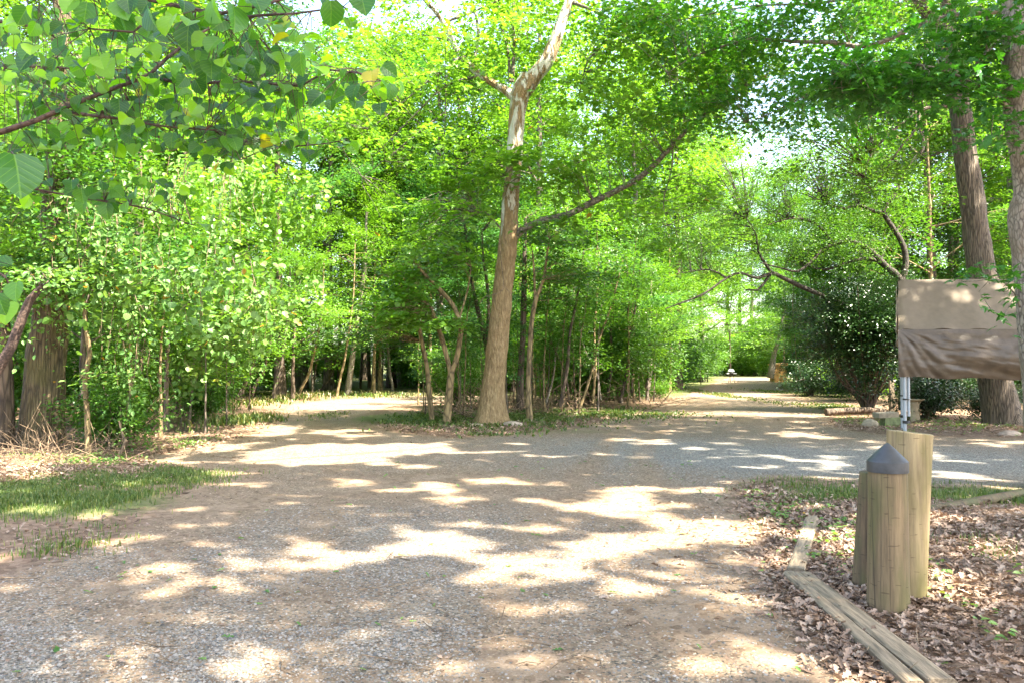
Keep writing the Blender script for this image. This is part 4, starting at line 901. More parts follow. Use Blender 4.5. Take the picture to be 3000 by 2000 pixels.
# ------------------------------------------------------------------ foreground redbud at upper left
def redbud():
    r = empty('redbud_tree', (-4.6, 2.6, 0), 'near overhanging tree with big heart-shaped leaves and reddish branches at upper left', 'tree')
    tb = MB()
    tube(tb, [(-4.6, 2.6, -.05), (-4.55, 2.65, 1.2), (-4.2, 2.8, 2.4), (-3.6, 3.0, 3.2), (-3.0, 2.9, 4.2)], [.12, .10, .09, .07, .04], 10, .06, .15)
    B = [([(-700, 560, 3.1), (-300, 470, 3.3), (0, 385, 3.5), (100, 352, 3.5), (190, 312, 3.55), (310, 265, 3.6), (430, 218, 3.7), (480, 170, 3.7), (530, 132, 3.75), (640, 60, 3.8), (760, -10, 3.8)], .015, .005),
         ([(190, 330, 3.55), (270, 340, 3.5), (360, 350, 3.5), (450, 368, 3.5), (530, 376, 3.45), (600, 380, 3.4)], .008, .003),
         ([(430, 225, 3.7), (500, 240, 3.7), (600, 243, 3.7), (680, 240, 3.65), (780, 245, 3.6), (880, 250, 3.55), (960, 205, 3.5), (1050, 215, 3.45), (1120, 240, 3.4)], .009, .003),
         ([(-200, -40, 3.0), (100, -30, 3.0), (380, -10, 2.9), (420, 60, 2.9), (380, 95, 2.9), (250, 85, 2.85)], .010, .003),
         ([(380, -10, 2.9), (640, 40, 2.9), (760, 15, 2.9), (850, -10, 2.9), (960, -40, 2.9)], .008, .004),
         ([(640, 60, 2.95), (760, 45, 2.9), (860, 40, 2.85), (1000, 20, 2.8)], .006, .003),
         ([(300, 340, 3.9), (450, 400, 4.0), (600, 420, 4.1), (700, 415, 4.1), (820, 430, 4.1), (960, 420, 4.1), (1010, 410, 4.1)], .007, .003),
         ([(-100, 480, 3.6), (60, 545, 3.7), (180, 570, 3.8), (300, 590, 3.8), (420, 610, 3.9), (560, 660, 3.9)], .006, .003),
         ([(0, 200, 4.2), (120, 195, 4.2), (300, 210, 4.3), (420, 190, 4.4)], .007, .003),
         ([(-40, 60, 4.6), (120, 90, 4.6), (200, 160, 4.7)], .01, .004),
         ([(-260, 700, 2.6), (-60, 770, 2.6), (10, 810, 2.6), (35, 850, 2.6)], .006, .003),
         ([(-200, 420, 2.05), (-60, 450, 2.02), (20, 462, 2.0)], .004, .002),
         ([(620, 380, 3.5), (680, 430, 3.6), (700, 470, 3.6)], .004, .002)]
    P_ = []; D_ = []; SC = .80
    for pxs, r0, r1 in B:
        pts = np.array([P(*p) for p in pxs]); tube(tb, pts, (r0, r1), 7, .1, .08)
        q = resample(pts, .05); P_.append(q); D_.append(np.gradient(q, axis=0))
    sk = np.vstack(P_)
    lp = []; lu = []; lf = []; ls = []; pet = MB()
    def leaf(px, py, Y_, s=None):
        c = P(px, py, Y_); n_ = sk[np.argmin(np.linalg.norm(sk - c, axis=1))]
        d = n_ + (c - n_) * U(.3, .5)
        lp.append(c); f_ = (c - n_) * [1, .6, .5] + rng.normal(0, .05, 3); f_ /= np.linalg.norm(f_) + 1e-6; f_ = f_ * .55 + rng.normal(0, .3, 3) + np.array([0.1, -0.1, -.62])
        lu.append(rng.normal(0, .5, 3) + np.array([0.1, -.75, .65])); lf.append(f_); ls.append(s or U(.065, .10))
        tube(pet, [n_, n_ * .5 + c * .5 + np.array([0, 0, .01]), c], (.0022, .0012), 3)
    dens = [(300, 90, 330, 110, 3.0, 90, .10), (700, 100, 220, 100, 2.95, 80, .10), (560, 200, 330, 90, 3.7, 170, .085), (850, 230, 200, 80, 3.5, 90, .09), (220, 250, 230, 90, 3.7, 150, .085), (480, 360, 260, 80, 3.6, 170, .085),
            (760, 370, 160, 70, 3.8, 80, .085), (650, 440, 120, 60, 3.9, 40, .085), (940, 420, 90, 25, 4.1, 20, .085), (1080, 250, 90, 60, 3.45, 26, .095), (120, 400, 150, 70, 3.9, 50, .09), (300, 560, 260, 45, 3.85, 70, .085), (90, 140, 150, 130, 4.4, 120, .085),
            (540, 640, 60, 30, 3.9, 8, .08), (1010, 20, 60, 50, 2.8, 9, .105), (560, 20, 330, 50, 2.8, 36, .11), (20, 840, 30, 60, 2.6, 5, .10), (30, 790, 40, 20, 2.6, 3, .1), (30, 470, 20, 20, 2.0, 2, .11)]
    for px, py, rx, ry, Y_, n, s in dens:
        for i in range(int(n * .74)):
            a = U(0, 6.28); q = math.sqrt(rng.random())
            leaf(px + rx * q * cos(a), py + ry * q * sin(a), Y_ + U(-.25, .35), s * SC * U(.55, 1.15))
    cb = MB(); leaves(cb, HEART_B, np.array(lp), np.array(lu), np.array(lf), np.array(ls), uvs=True)
    sub(tb, 'trunk', M['bark_twig'], r); sub(pet, 'leaf_stalks', M['bark_twig'], r); sub(cb, 'crown', M['leaf_redbud'], r)
redbud()

# ------------------------------------------------------------------ right-hand trees
YR = 20.0
r = empty('oak_tree', (P(2925, 1262, YR)[0], YR, 0), 'tall rough-barked leaning trunk rising behind the tarp shelter', 'tree')
tb = MB(); tr = [(2940, 1290, YR), (2938, 1262, YR), (2925, 1180, YR), (2912, 1080, YR), (2898, 900, YR), (2875, 770, YR), (2862, 650, YR), (2848, 540, YR), (2835, 440, YR), (2825, 330, YR), (2805, 230, YR), (2790, 140, YR), (2770, 90, YR)]
tube(tb, [P(*p) for p in tr], [q * YR / F / 2 for q in (122, 110, 98, 88, 77, 74, 68, 66, 62, 58, 55, 58, 54)], 40, .06, .1, 12, flare=.2, lobes=2.5)
sub(tb, 'trunk', M['bark_oak'], r)
sk = []
for pxs, rd in (([(2775, 110, YR), (2745, 60, YR), (2715, 10, YR), (2680, -60, YR), (2640, -200, YR)], [.24, .19, .17, .15, .1]), ([(2780, 120, YR), (2795, 50, YR), (2785, -20, YR), (2790, -150, YR)], [.22, .17, .14, .1]),
                ([(2830, 310, YR), (2760, 312, YR - .3), (2700, 325, YR - .5), (2640, 370, YR - .7), (2560, 450, YR - .9), (2540, 520, YR - 1)], [.07, .05, .04, .035, .025, .01]),
                ([(2705, 325, YR - .5), (2690, 380, YR - .6), (2640, 440, YR - .7), (2600, 500, YR - .8), (2560, 560, YR - .9)], [.03, .025, .022, .018, .008]),
                ([(2700, 330, YR - .4), (2700, 370, YR - .4), (2712, 410, YR - .4), (2706, 450, YR - .4)], [.03, .03, .025, .02])):
    mb = MB(); sk.append(limb(mb, pxs, rd, 12)); sub(mb, 'limb', M['bark_oak'], r)
tw = MB(); cb = MB()
attach(tw, cb, sk, [(2640, 80, 260, 120, YR - 2, YR + 2, 50), (2500, 480, 220, 140, YR - 2, YR, 40), (2420, 300, 260, 140, YR - 2.5, YR, 40), (2700, 480, 120, 120, YR - 1.2, YR + 2, 20)], .10, OVAL, 55, .5)
sub(tw, 'twigs', M['bark_brown'], r); sub(cb, 'crown', M['leaf_mid'], r)

YM = 10.2
r = empty('maple_tree', (P(3060, 1400, YM)[0], YM, 0), 'pale grey smooth trunk at the right edge with maple branches reaching left', 'tree')
tb = MB(); tr = [(3075, 1440, YM), (3070, 1400, YM), (3055, 1250, YM), (3040, 1050, YM), (3030, 900, YM), (3020, 780, YM), (3012, 640, YM), (3020, 560, YM), (3012, 450, YM), (3002, 300, YM), (3000, 120, YM), (3000, -60, YM), (2995, -300, YM)]
tube(tb, [P(*p) for p in tr], [q * YM / F / 2 for q in (130, 112, 98, 92, 90, 84, 92, 74, 82, 90, 88, 84, 78)], 32, .06, .08, 21, flare=.25, lobes=2.5)
sub(tb, 'trunk', M['bark_pale'], r)
sk = []
for pxs, rd in (([(2975, 330, YM), (2930, 280, YM - .2), (2890, 255, YM - .3), (2840, 232, YM - .5), (2770, 205, YM - .7), (2700, 190, YM - .8), (2600, 178, YM - .9), (2500, 200, YM - 1)], [.035, .026, .022, .02, .016, .012, .008, .004]),
                ([(2930, 282, YM - .2), (2880, 250, YM - .2), (2780, 240, YM - .2), (2650, 255, YM - .3), (2520, 270, YM - .4)], [.016, .014, .01, .008, .003]),
                ([(2965, 100, YM), (2930, 130, YM - .1), (2905, 150, YM - .2), (2870, 190, YM - .3), (2840, 230, YM - .4)], [.03, .024, .02, .014, .006]),
                ([(2905, 150, YM - .2), (2900, 100, YM - .3), (2906, 40, YM - .3), (2860, 20, YM - .5), (2760, 10, YM - .6)], [.016, .013, .01, .008, .004]),
                ([(2990, 900, YM - .15), (2975, 860, YM - .3), (2955, 838, YM - .4), (2938, 822, YM - .5), (2900, 820, YM - .6), (2840, 824, YM - .8)], [.014, .009, .008, .007, .006, .003]),
                ([(2938, 822, YM - .5), (2925, 800, YM - .5), (2915, 785, YM - .5)], [.005, .004, .003]),
                ([(3000, 420, YM), (2960, 400, YM - .4), (2900, 400, YM - .6), (2880, 430, YM - .7)], [.02, .012, .009, .004])):
    mb = MB(); sk.append(limb(mb, pxs, rd, 8, .04, .1)); sub(mb, 'limb', M['bark_limb'], r)
tw = MB(); cb = MB()
attach(tw, cb, sk, [(2620, 190, 220, 60, YM - 1.2, YM - .2, 40), (2480, 240, 130, 45, YM - 1.2, YM - .4, 22), (2780, 250, 190, 45, YM - .9, YM + .2, 34), (2860, 100, 140, 70, YM - .8, YM + .3, 26), (2960, 60, 60, 60, YM - .9, YM - .3, 6), (2920, 180, 60, 60, YM - .6, YM, 6),
                    (2950, 380, 60, 60, YM - 1, YM - .2, 10), (2560, 290, 150, 22, YM - 1, YM - .3, 8)], .105, MAPLE, 20, .36, droop=.5, flat=.08, twig=.005)
attach(tw, cb, sk[4:6], [(2860, 795, 60, 22, YM - .9, YM - .6, 4), (2930, 795, 40, 18, YM - .7, YM - .4, 3), (2960, 850, 25, 25, YM - .6, YM - .3, 3), (2935, 910, 30, 14, YM - .6, YM - .4, 2)], .10, MAPLE, 8, .2, droop=.5, flat=.1, twig=.004)
sub(tw, 'twigs', M['bark_limb'], r); sub(cb, 'crown', M['leaf_maple'], r)

YO = 15.5
pxtree('overhanging_tree', 'tree reaching long thin horizontal boughs over the right lane near the top edge', 'tree',
       [([(3300, 1250, 13.5), (3290, 800, 13.6), (3270, 300, 13.7), (3240, 0, 13.8), (3200, -200, 14)], [.2, .18, .15, .12, .08]),
        ([(3240, 60, 13.8), (3000, 30, 14.2), (2750, 60, 14.8), (2560, 135, 15.2), (2450, 124, 15.5), (2360, 124, 15.7), (2280, 118, 15.9), (2200, 118, 16), (2110, 140, 16.2), (2030, 170, 16.4), (1960, 215, 16.6)], [.07, .06, .055, .05, .045, .04, .035, .03, .025, .018, .008]),
        ([(3240, -20, 13.8), (2900, -60, 14.5), (2600, -20, 15.5), (2400, 10, 16.2), (2200, 20, 17), (2000, 60, 17.5)], [.06, .05, .04, .03, .02, .01]),
        ([(2560, 135, 15.2), (2440, 230, 15.6), (2330, 300, 16), (2200, 360, 16.4)], [.025, .02, .014, .006])],
       [(2250, 90, 260, 90, 15, 17.5, 60), (2450, 60, 200, 70, 14.5, 16.5, 34), (2050, 120, 160, 110, 15.8, 18, 34), (2300, 280, 240, 90, 15.5, 17.5, 44), (2120, 330, 160, 80, 16, 18, 22), (2500, 330, 160, 90, 15, 17, 22), (1900, 60, 160, 60, 16.5, 18, 16)],
       .105, 34, M['leaf_maple'], M['bark_limb'], MAPLE_S, .48, twig=.007, flat=.1)
YA = 25.0
pxtree('arching_tree', 'dark twisted tree whose long bare limbs arch left over the right lane', 'tree',
       [([(2648, 1200, YA), (2650, 1050, YA), (2640, 900, YA), (2640, 820, YA), (2600, 782, YA), (2560, 740, YA), (2520, 715, YA), (2480, 706, YA), (2445, 716, YA), (2410, 735, YA), (2375, 770, YA - .3), (2340, 795, YA - .5), (2300, 788, YA - .6), (2230, 770, YA - .8)],
         [.20, .18, .15, .12, .095, .08, .075, .07, .06, .055, .045, .04, .03, .02]),
        ([(2640, 830, YA), (2656, 780, YA), (2650, 720, YA), (2615, 660, YA), (2592, 620, YA), (2620, 580, YA), (2645, 530, YA), (2680, 470, YA), (2712, 440, YA), (2712, 390, YA), (2700, 340, YA)], [.12, .10, .09, .08, .07, .065, .06, .05, .04, .03, .015]),
        ([(2592, 625, YA), (2560, 618, YA), (2520, 600, YA), (2480, 612, YA), (2430, 600, YA)], [.07, .06, .05, .04, .02]),
        ([(2510, 980, YA + 1), (2480, 900, YA + 1), (2400, 862, YA), (2340, 836, YA), (2290, 812, YA - .3), (2262, 800, YA - .5), (2220, 815, YA - .7), (2170, 800, YA - .9), (2130, 815, YA - 1), (2060, 862, YA - 1.2), (1990, 890, YA - 1.3), (1950, 905, YA - 1.4)], [.085, .08, .075, .07, .06, .055, .045, .04, .035, .03, .025, .015]),
        ([(2262, 800, YA - .5), (2220, 850, YA - .6), (2185, 850, YA - .6)], [.05, .035, .02]),
        ([(2620, 800, YA + .5), (2560, 760, YA + .7), (2500, 765, YA + .7), (2420, 790, YA + .6), (2370, 780, YA + .5)], [.08, .06, .05, .04, .02]),
        ([(2262, 800, YA - .5), (2225, 740, YA - .6), (2218, 690, YA - .6), (2190, 640, YA - .6)], [.05, .04, .03, .015]),
        ([(2445, 716, YA), (2400, 660, YA), (2330, 640, YA - .3), (2250, 660, YA - .6)], [.05, .035, .03, .012]),
        ([(2130, 815, YA - 1), (2080, 790, YA - 1), (2000, 800, YA - 1)], [.035, .025, .01])],
       [(2450, 540, 260, 110, YA - 1.2, YA + 3, 170), (2250, 680, 250, 110, YA - 1, YA + 2.5, 160), (2480, 730, 160, 60, YA - 1, YA + 1, 40), (2300, 430, 300, 90, YA - 1, YA + 2, 90), (2600, 640, 110, 110, YA + .4, YA + 3, 30), (2100, 760, 150, 70, YA - .8, YA + .8, 40), (2400, 740, 200, 60, YA - 1, YA + 2, 24), (2150, 560, 200, 90, YA - 2, YA + 1, 40)],
       0.07, 75, M['leaf_mid'], M['bark_shaded'], RHOMB, .5, flat=.25, twig=.01)

# big dark evergreen and low hedge by the lane
def roundbush(kind, label, cat, x, y, stems, rx, rz_, cz, ncl, per, size, leafm, spray, hollow=0.55):
    r = empty(kind, (x, y, 0), label, cat); tb = MB(); cb = MB(); C = []; D = []
    for i in range(ncl):
        d = rng.normal(0, 1, 3); d /= np.linalg.norm(d); q = U(hollow, 1.0)
        c = np.array([x + d[0] * rx * q, y + d[1] * rx * q, max(.2, cz + d[2] * rz_ * q * (1 + .25 * fbm(np.array(d[0] * 2.), np.array(d[1] * 2.), 4)))])
        C.append(c); D.append(d * [1, 1, .4])
    C = np.array(C); D = np.array(D)
    for i in range(stems):
        e = C[int(U(0, ncl))]; a = i * 2.4; b0 = np.array([x + .12 * cos(a), y + .12 * sin(a), 0]); m_ = b0 * .45 + e * .55; m_[2] = e[2] * .42
        tube(tb, [b0, b0 * .75 + m_ * .25 + [0, 0, .15], m_, e], (.055, .012), 6, .1, .2)
    sprays(cb, C, D, spray * U(.7, 1.2, ncl), per, size, OVAL, droop=.3, flat=.25, tilt=.5)
    sub(tb, 'stems', M['bark_brown'], r); sub(cb, 'foliage', leafm, r)
b0 = G(2510, 1185)
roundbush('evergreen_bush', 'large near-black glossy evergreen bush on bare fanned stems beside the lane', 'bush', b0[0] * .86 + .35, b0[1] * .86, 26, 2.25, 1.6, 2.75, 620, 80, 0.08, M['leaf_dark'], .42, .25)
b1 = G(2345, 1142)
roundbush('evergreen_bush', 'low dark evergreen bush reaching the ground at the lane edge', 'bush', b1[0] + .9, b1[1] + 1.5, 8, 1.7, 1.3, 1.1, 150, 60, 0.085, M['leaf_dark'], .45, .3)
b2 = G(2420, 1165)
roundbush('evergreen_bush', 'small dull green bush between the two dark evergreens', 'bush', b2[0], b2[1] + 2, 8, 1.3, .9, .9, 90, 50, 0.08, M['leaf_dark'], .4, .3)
b3 = G(1990, 1140)
roundbush('evergreen_bush', 'dense dark bush left of the far lane', 'bush', b3[0] - .4, b3[1] + 1.5, 8, 1.8, 1.6, 1.9, 150, 60, 0.1, M['leaf_mid'], .5, .3)
b4 = G(2085, 1120)
roundbush('lit_bush', 'yellow-green sunlit bush at the left mouth of the far clearing', 'bush', b4[0] - .4, b4[1] + 2, 8, 1.0, 1.1, 2.0, 80, 50, 0.1, M['leaf_vine'], .45, .3)

# ------------------------------------------------------------------ unseen canopy, added and cut with gaps to dapple the ground
SUNPX = [(740, 1042, 200, 27), (900, 1032, 160, 14), (440, 1030, 140, 12), (400, 1300, 120, 26), (390, 1357, 60, 14), (250, 1268, 80, 7), (60, 1340, 60, 9), (60, 1420, 60, 13), (170, 1405, 55, 11), (430, 1462, 60, 13),
         (730, 1300, 120, 20), (860, 1275, 120, 14), (700, 1250, 70, 12), (620, 1320, 60, 12), (1060, 1250, 70, 10), (1150, 1282, 70, 8), (870, 1440, 45, 12), (1010, 1440, 90, 18), (1000, 1492, 80, 18), (1270, 1325, 180, 22),
         (1430, 1255, 100, 20), (1360, 1320, 90, 22), (1500, 1348, 200, 14), (1390, 1440, 80, 20), (1620, 1460, 90, 20), (1320, 1540, 160, 18), (640, 1530, 90, 13), (890, 1180, 70, 7), (560, 1110, 90, 8), (900, 1212, 60, 6), (530, 1085, 80, 5),
         (1600, 1030, 40, 3), (1400, 1225, 70, 8), (1640, 1340, 90, 12), (1640, 1400, 90, 8), (1840, 1000, 90, 9), (1170, 1110, 90, 5), (980, 1115, 60, 3), (1560, 1075, 60, 3), (1440, 1128, 50, 4), (1160, 1045, 80, 4), (1480, 1048, 50, 3),
         (700, 1140, 60, 5), (820, 1165, 60, 5), (1080, 1205, 60, 6), (1180, 1190, 60, 6), (1290, 1270, 60, 8), (1230, 1215, 50, 5), (1550, 1225, 60, 7), (480, 1210, 60, 5), (440, 1215, 50, 4),
         (2250, 1270, 110, 26), (2200, 1400, 140, 26), (2300, 1340, 80, 22), (2150, 1450, 90, 22), (2000, 1330, 50, 10), (2060, 1500, 60, 20), (2300, 1180, 80, 10), (1900, 1265, 60, 8), (1850, 1180, 60, 4), (2200, 1095, 90, 4), (300, 1165, 70, 4), (150, 1130, 60, 4), (1290, 1160, 70, 3), (240, 1195, 80, 4),
         (1010, 1545, 130, 13), (760, 1490, 80, 12), (1190, 1385, 80, 11), (300, 1545, 110, 12), (520, 1500, 70, 11), (1510, 1505, 90, 13), (1180, 1500, 60, 10), (160, 1450, 60, 10), (1440, 1180, 60, 6), (1330, 1200, 50, 6), (1250, 1150, 50, 4),
         (1700, 1370, 40, 9), (960, 1350, 50, 8), (1120, 1380, 40, 8), (300, 1480, 90, 14), (120, 1500, 60, 12), (700, 1390, 60, 9), (560, 1420, 50, 9), (1780, 1290, 40, 6), (1620, 1190, 50, 5), (1700, 1240, 30, 5)]
SUNE = []
for px, py, rx, ry in SUNPX:
    px *= 1.2755; py *= 1.2755; rx *= 1.2755; ry *= 1.2755
    c = G(px, py); a = G(px + rx, py); b = G(px, py + ry); b2_ = G(px, max(1066, py - ry))
    SUNE.append((c[0], (b[1] + b2_[1]) / 2, max(.16, abs(a[0] - c[0])), max(.16, abs(b2_[1] - b[1]) / 2)))
SUNE = np.array(SUNE)
def lit(gx, gy):
    """how open the canopy is above the ground point, 0..1+"""
    wx = gx + .45 * (fbm(gx * 2.6, gy * 2.6, 51) - .5); wy = gy + .6 * (fbm(gx * 2.6 + 9, gy * 2.6, 53) - .5)
    v = np.zeros_like(gx)
    for cx, cy_, rx, ry in SUNE:
        v = np.maximum(v, 1.10 - ((wx - cx) / rx) ** 2 - ((wy - cy_) / ry) ** 2)
    n_ = fbm(gx * 1.4 + 3, gy * 1.4, 61, 3)
    n2_ = fbm(gx * 3.4 + 13, gy * 3.4, 65, 2)
    return np.maximum(np.maximum(v - .7 * ((n2_ > .585) & ((gy < 10) | (gy > 18) | (gx > -1))), (n_ - 0.605) * 7), (n2_ - 0.64) * 6)
COT = 1 / math.tan(SUN_EL)
def overhead(label, n, gx, gy, hl, trunk, spread=5):
    """unseen tree added for shade; its leaves are left out over the sun patches"""
    x = U(gx[0], gx[1], n); y = U(gy[0], gy[1], n)
    yy = y + SUN_H[1] * 15 * COT
    hmin = np.maximum(hl, 2.6 + 0.47 * np.maximum(yy, 0))
    h = hmin + rng.random(n) ** 1.5 * spread
    keep = lit(x, y) < 0.15 + rng.normal(0, .06, n)
    keep &= vnoise(x * .9, y * .9, 77) > -1
    x = x[keep]; y = y[keep]; h = h[keep]
    pos = np.stack([x + SUN_H[0] * h * COT, y + SUN_H[1] * h * COT, h], 1)
    keep = (pos[:, 2] - CAMZ) > 0.462 * np.maximum(pos[:, 1], 0.0) + .05
    pos = pos[keep]; m = len(pos)
    cb = MB(); up = SUN[None] * .8 + rng.normal(0, .45, (m, 3))
    leaves(cb, OVAL, pos, up, rng.normal(0, 1, (m, 3)), U(.16, .27, m))
    r = empty('unseen_canopy_tree', (trunk[0], trunk[1], 0), label, 'tree'); tb = MB()
    c = pos.mean(0); t0 = np.array([trunk[0], trunk[1], -.05]); fork = np.array([trunk[0], trunk[1], hl * .62])
    tube(tb, [t0, t0 * .5 + fork * .5 + [.1, 0, 0], fork], (.3, .2), 14, .06, .3, 3, flare=.3, lobes=2)
    for i in range(9):
        e = pos[int(U(0, m))]; md = fork * .6 + e * .4 + [0, 0, .6]
        if any((q_[2] - CAMZ) < .47 * q_[1] and abs(q_[0]) < .68 * q_[1] and q_[1] > 0 for q_ in (fork * .5 + md * .5, md, md * .66 + e * .34, md * .33 + e * .67)): continue
        tube(tb, [fork, md, e], (.11, .02), 7, .05, .5)
    sub(tb, 'trunk', M['bark_grey'], r); sub(cb, 'crown', M['leaf_mid'], r)
for a in [('unseen tree crown added to shade the near right of the gravel', 34000, (0, 9), (-1, 9), 15, (17.5, -3.0)),
          ('unseen tree crown added to shade the near left of the gravel', 34000, (-7.6, 0), (-1, 9), 15, (-6.5, -3.0)),
          ('unseen tree crown added to shade the gravel in the middle distance', 32000, (-6.8, 1), (9, 17), 15, (-10.5, 1.0)),
          ('unseen tree crown added to shade the grey gravel and shelter', 50000, (1, 15), (9, 18), 15, (19.5, 6.0)),
          ('unseen tree crown added to shade the foot of the mottled tree', 36000, (-5, 16), (17, 23.5), 15, (18.5, 14.5))]:
    overhead(*a)

# ------------------------------------------------------------------ small growth and litter on the ground
def ground_pts(n, px, py, rx, ry, gauss=True):
    c = G(px, py); a = G(px + rx, py); b = G(px, py - ry) if py - ry > 1075 else G(px, 1075); b_ = G(px, py + ry)
    sx = abs(a[0] - c[0]); cyy = (b[1] + b_[1]) / 2; sy = abs(b[1] - b_[1]) / 2
    if gauss: return c[0] + rng.normal(0, .5, n) * sx, cyy + rng.normal(0, .5, n) * sy
    return c[0] + U(-1, 1, n) * sx, cyy + U(-1, 1, n) * sy
# leaf litter
X = []; Y_ = []
for p in ((2650, 1800, 600, 350, 19000), (2700, 1560, 500, 90, 9000), (2300, 1500, 120, 80, 2400), (2380, 1850, 150, 200, 4500), (60, 1400, 350, 35, 5000), (450, 1340, 300, 35, 4000), (620, 1300, 200, 25, 3000), (1300, 1262, 300, 22, 4500), (1750, 1235, 350, 25, 5000),
          (2420, 1245, 170, 22, 4500), (2850, 1255, 300, 22, 4500), (2300, 1190, 120, 20, 2500), (2000, 1175, 100, 15, 2000), (750, 1240, 90, 30, 2000), (300, 1600, 400, 80, 350), (1500, 1300, 500, 30, 900)):
    x, y = ground_pts(p[4], *p[:4]); X.append(x); Y_.append(y)
X = np.concatenate(X); Y_ = np.concatenate(Y_); s = sroad(X, Y_)
k = (s < .15 * rng.random(len(X)) + .1 * rng.normal(0, 1, len(X))) | (rng.random(len(X)) < .06); k &= Y_ > 2.5
X = X[k]; Y_ = Y_[k]; Z = hgt(X, Y_) + U(.004, .035, len(X))
mb = MB(); n = len(X); up = rng.normal(0, .38, (n, 3)); up[:, 2] = 1
leaves(mb, OAK, np.stack([X, Y_, Z], 1), up, rng.normal(0, 1, (n, 3)) * [1, 1, .1], U(.022, .088, n))
tag(mb.build('leaf_litter', M['litter']), 'dry brown fallen leaves covering the ground beside the gravel', 'leaf litter', kind='stuff')
X, Y_ = ground_pts(9000, 1300, 1640, 1500, 330, False); k = (sroad(X, Y_) > 0) & (fbm(X * 1.1, Y_ * 1.1, 71) > .5 + rng.normal(0, .06, len(X))) & (Y_ > 2.8); X = X[k]; Y_ = Y_[k]; n = len(X)
mb = MB(); up = rng.normal(0, .25, (n, 3)); up[:, 2] = 1; leaves(mb, RHOMB, np.stack([X, Y_, hgt(X, Y_) + .012], 1), up, rng.normal(0, 1, (n, 3)) * [1, 1, .1], U(.012, .04, n))
tag(mb.build('leaf_debris', M['litter']), 'brown leaf crumbs and bud scales strewn over the lane', 'leaf crumbs', kind='stuff')
# a few fallen green leaves and sprigs
mb = MB(); X, Y_ = ground_pts(160, 1500, 1700, 1300, 350, False); Z = hgt(X, Y_) + .012; n = len(X); up = rng.normal(0, .3, (n, 3)); up[:, 2] = 1
leaves(mb, OAK, np.stack([X, Y_, Z], 1), up, rng.normal(0, 1, (n, 3)) * [1, 1, .1], U(.04, .09, n))
tag(mb.build('fallen_leaves', M['leaf_vine']), 'scattered green fallen leaves lying on the gravel', 'fallen leaves', kind='stuff')
# gravel stones
X = []; Y_ = []
for p in ((1000, 1800, 1300, 200, 30000), (500, 1950, 900, 120, 14000), (1500, 1600, 900, 120, 13000), (2600, 1350, 700, 45, 12000)):
    x, y = ground_pts(p[4], *p[:4], gauss=False); X.append(x); Y_.append(y)
X = np.concatenate(X); Y_ = np.concatenate(Y_); s, ga, da, gr = zones(X, Y_)
k = (s > 0) & (rng.random(len(X)) < (ga + .12) * 1.3 * (fbm(X * 1.3, Y_ * 1.3, 88) + .15)) & (Y_ > 2.8); X = X[k]; Y_ = Y_[k]; n = len(X)
Z = hgt(X, Y_) + .005; up = rng.normal(0, .25, (n, 3)); up[:, 2] = 1
mb = MB(); leaves(mb, STONE, np.stack([X, Y_, Z], 1), up, rng.normal(0, 1, (n, 3)) * [1, 1, .1], np.clip(rng.lognormal(-4.95, .38, n), .003, .022))
tag(mb.build('gravel', M['stone']), 'loose grey gravel stones on the lane', 'gravel', kind='stuff')
# grass
def grass(name, label, regs, hgt_=(.03, .085), mat='grass', w_=.0035, bend=.5):
    mb = MB()
    for p in regs:
        x, y = ground_pts(p[4], *p[:4]); n = len(x)
        k = fbm(x * 1.5, y * 1.5, 14) > .5 + rng.normal(0, .05, n); k |= rng.random(n) < .10; k &= y > 2.6
        x = x[k]; y = y[k]; n = len(x)
        q = U(-.05, .05, (n, 2)); z = hgt(x, y) - .005; h = U(*hgt_, n); a = U(0, 6.28, n); dx = np.cos(a); dy = np.sin(a)
        b = np.stack([x + q[:, 0], y + q[:, 1], z], 1); sd = np.stack([-dy, dx, 0 * dx], 1) * w_ * (1 + y[:, None] / 20); f_ = np.stack([dx, dy, 0 * dx], 1) * (h * bend * rng.random(n))[:, None]
        upv = np.array([0, 0, 1.0]) * h[:, None]
        V = np.stack([b - sd, b + sd, b + f_ * .35 + upv * .6 + sd * .8, b + f_ * .35 + upv * .6 - sd * .8, b + f_ + upv * .95], 1)
        idx = np.arange(n)[:, None] * 5
        fc = (idx + np.array([0, 1, 2, 3, 3, 2, 4])[None]).ravel(); r_ = rng.random(n)
        mb.add(V.reshape(-1, 3), fc, np.tile([4, 3], n), np.repeat(r_, 2))
    return tag(mb.build(name, M[mat]), label, 'grass', kind='stuff')
grass('grass', 'patch of short green grass along the left verge', [(130, 1470, 260, 50, 24000), (400, 1405, 220, 30, 12000), (0, 1450, 200, 40, 8000), (200, 1590, 200, 40, 1600)])
grass('grass', 'strip of short green grass between grey gravel and the lying log', [(2850, 1455, 330, 28, 12000), (2430, 1445, 170, 35, 8000), (2350, 1500, 80, 40, 1500), (2300, 1560, 60, 60, 500), (2900, 1620, 200, 60, 400)])
grass('ground_cover', 'low green ground cover around the foot of the mottled tree', [(1265, 1232, 110, 20, 7000), (1580, 1230, 160, 20, 5000), (1750, 1215, 250, 15, 5000), (1420, 1262, 140, 14, 1500)], (.03, .11), w_=.012, bend=1.8)
grass('tall_grass', 'dry and green tall grass clumps on the far side of the left lane', [(790, 1180, 70, 14, 130), (740, 1225, 70, 20, 120), (1000, 1160, 200, 5, 150), (880, 1172, 80, 8, 150)], (.1, .35), 'straw', .005, 1.3)
grass('tall_grass', 'green weeds mixed with tall grass by the far bend of the left lane', [(780, 1180, 80, 20, 2200), (700, 1240, 90, 20, 1500), (980, 1160, 220, 6, 2400)], (.06, .25), 'grass', .01, 1.0)
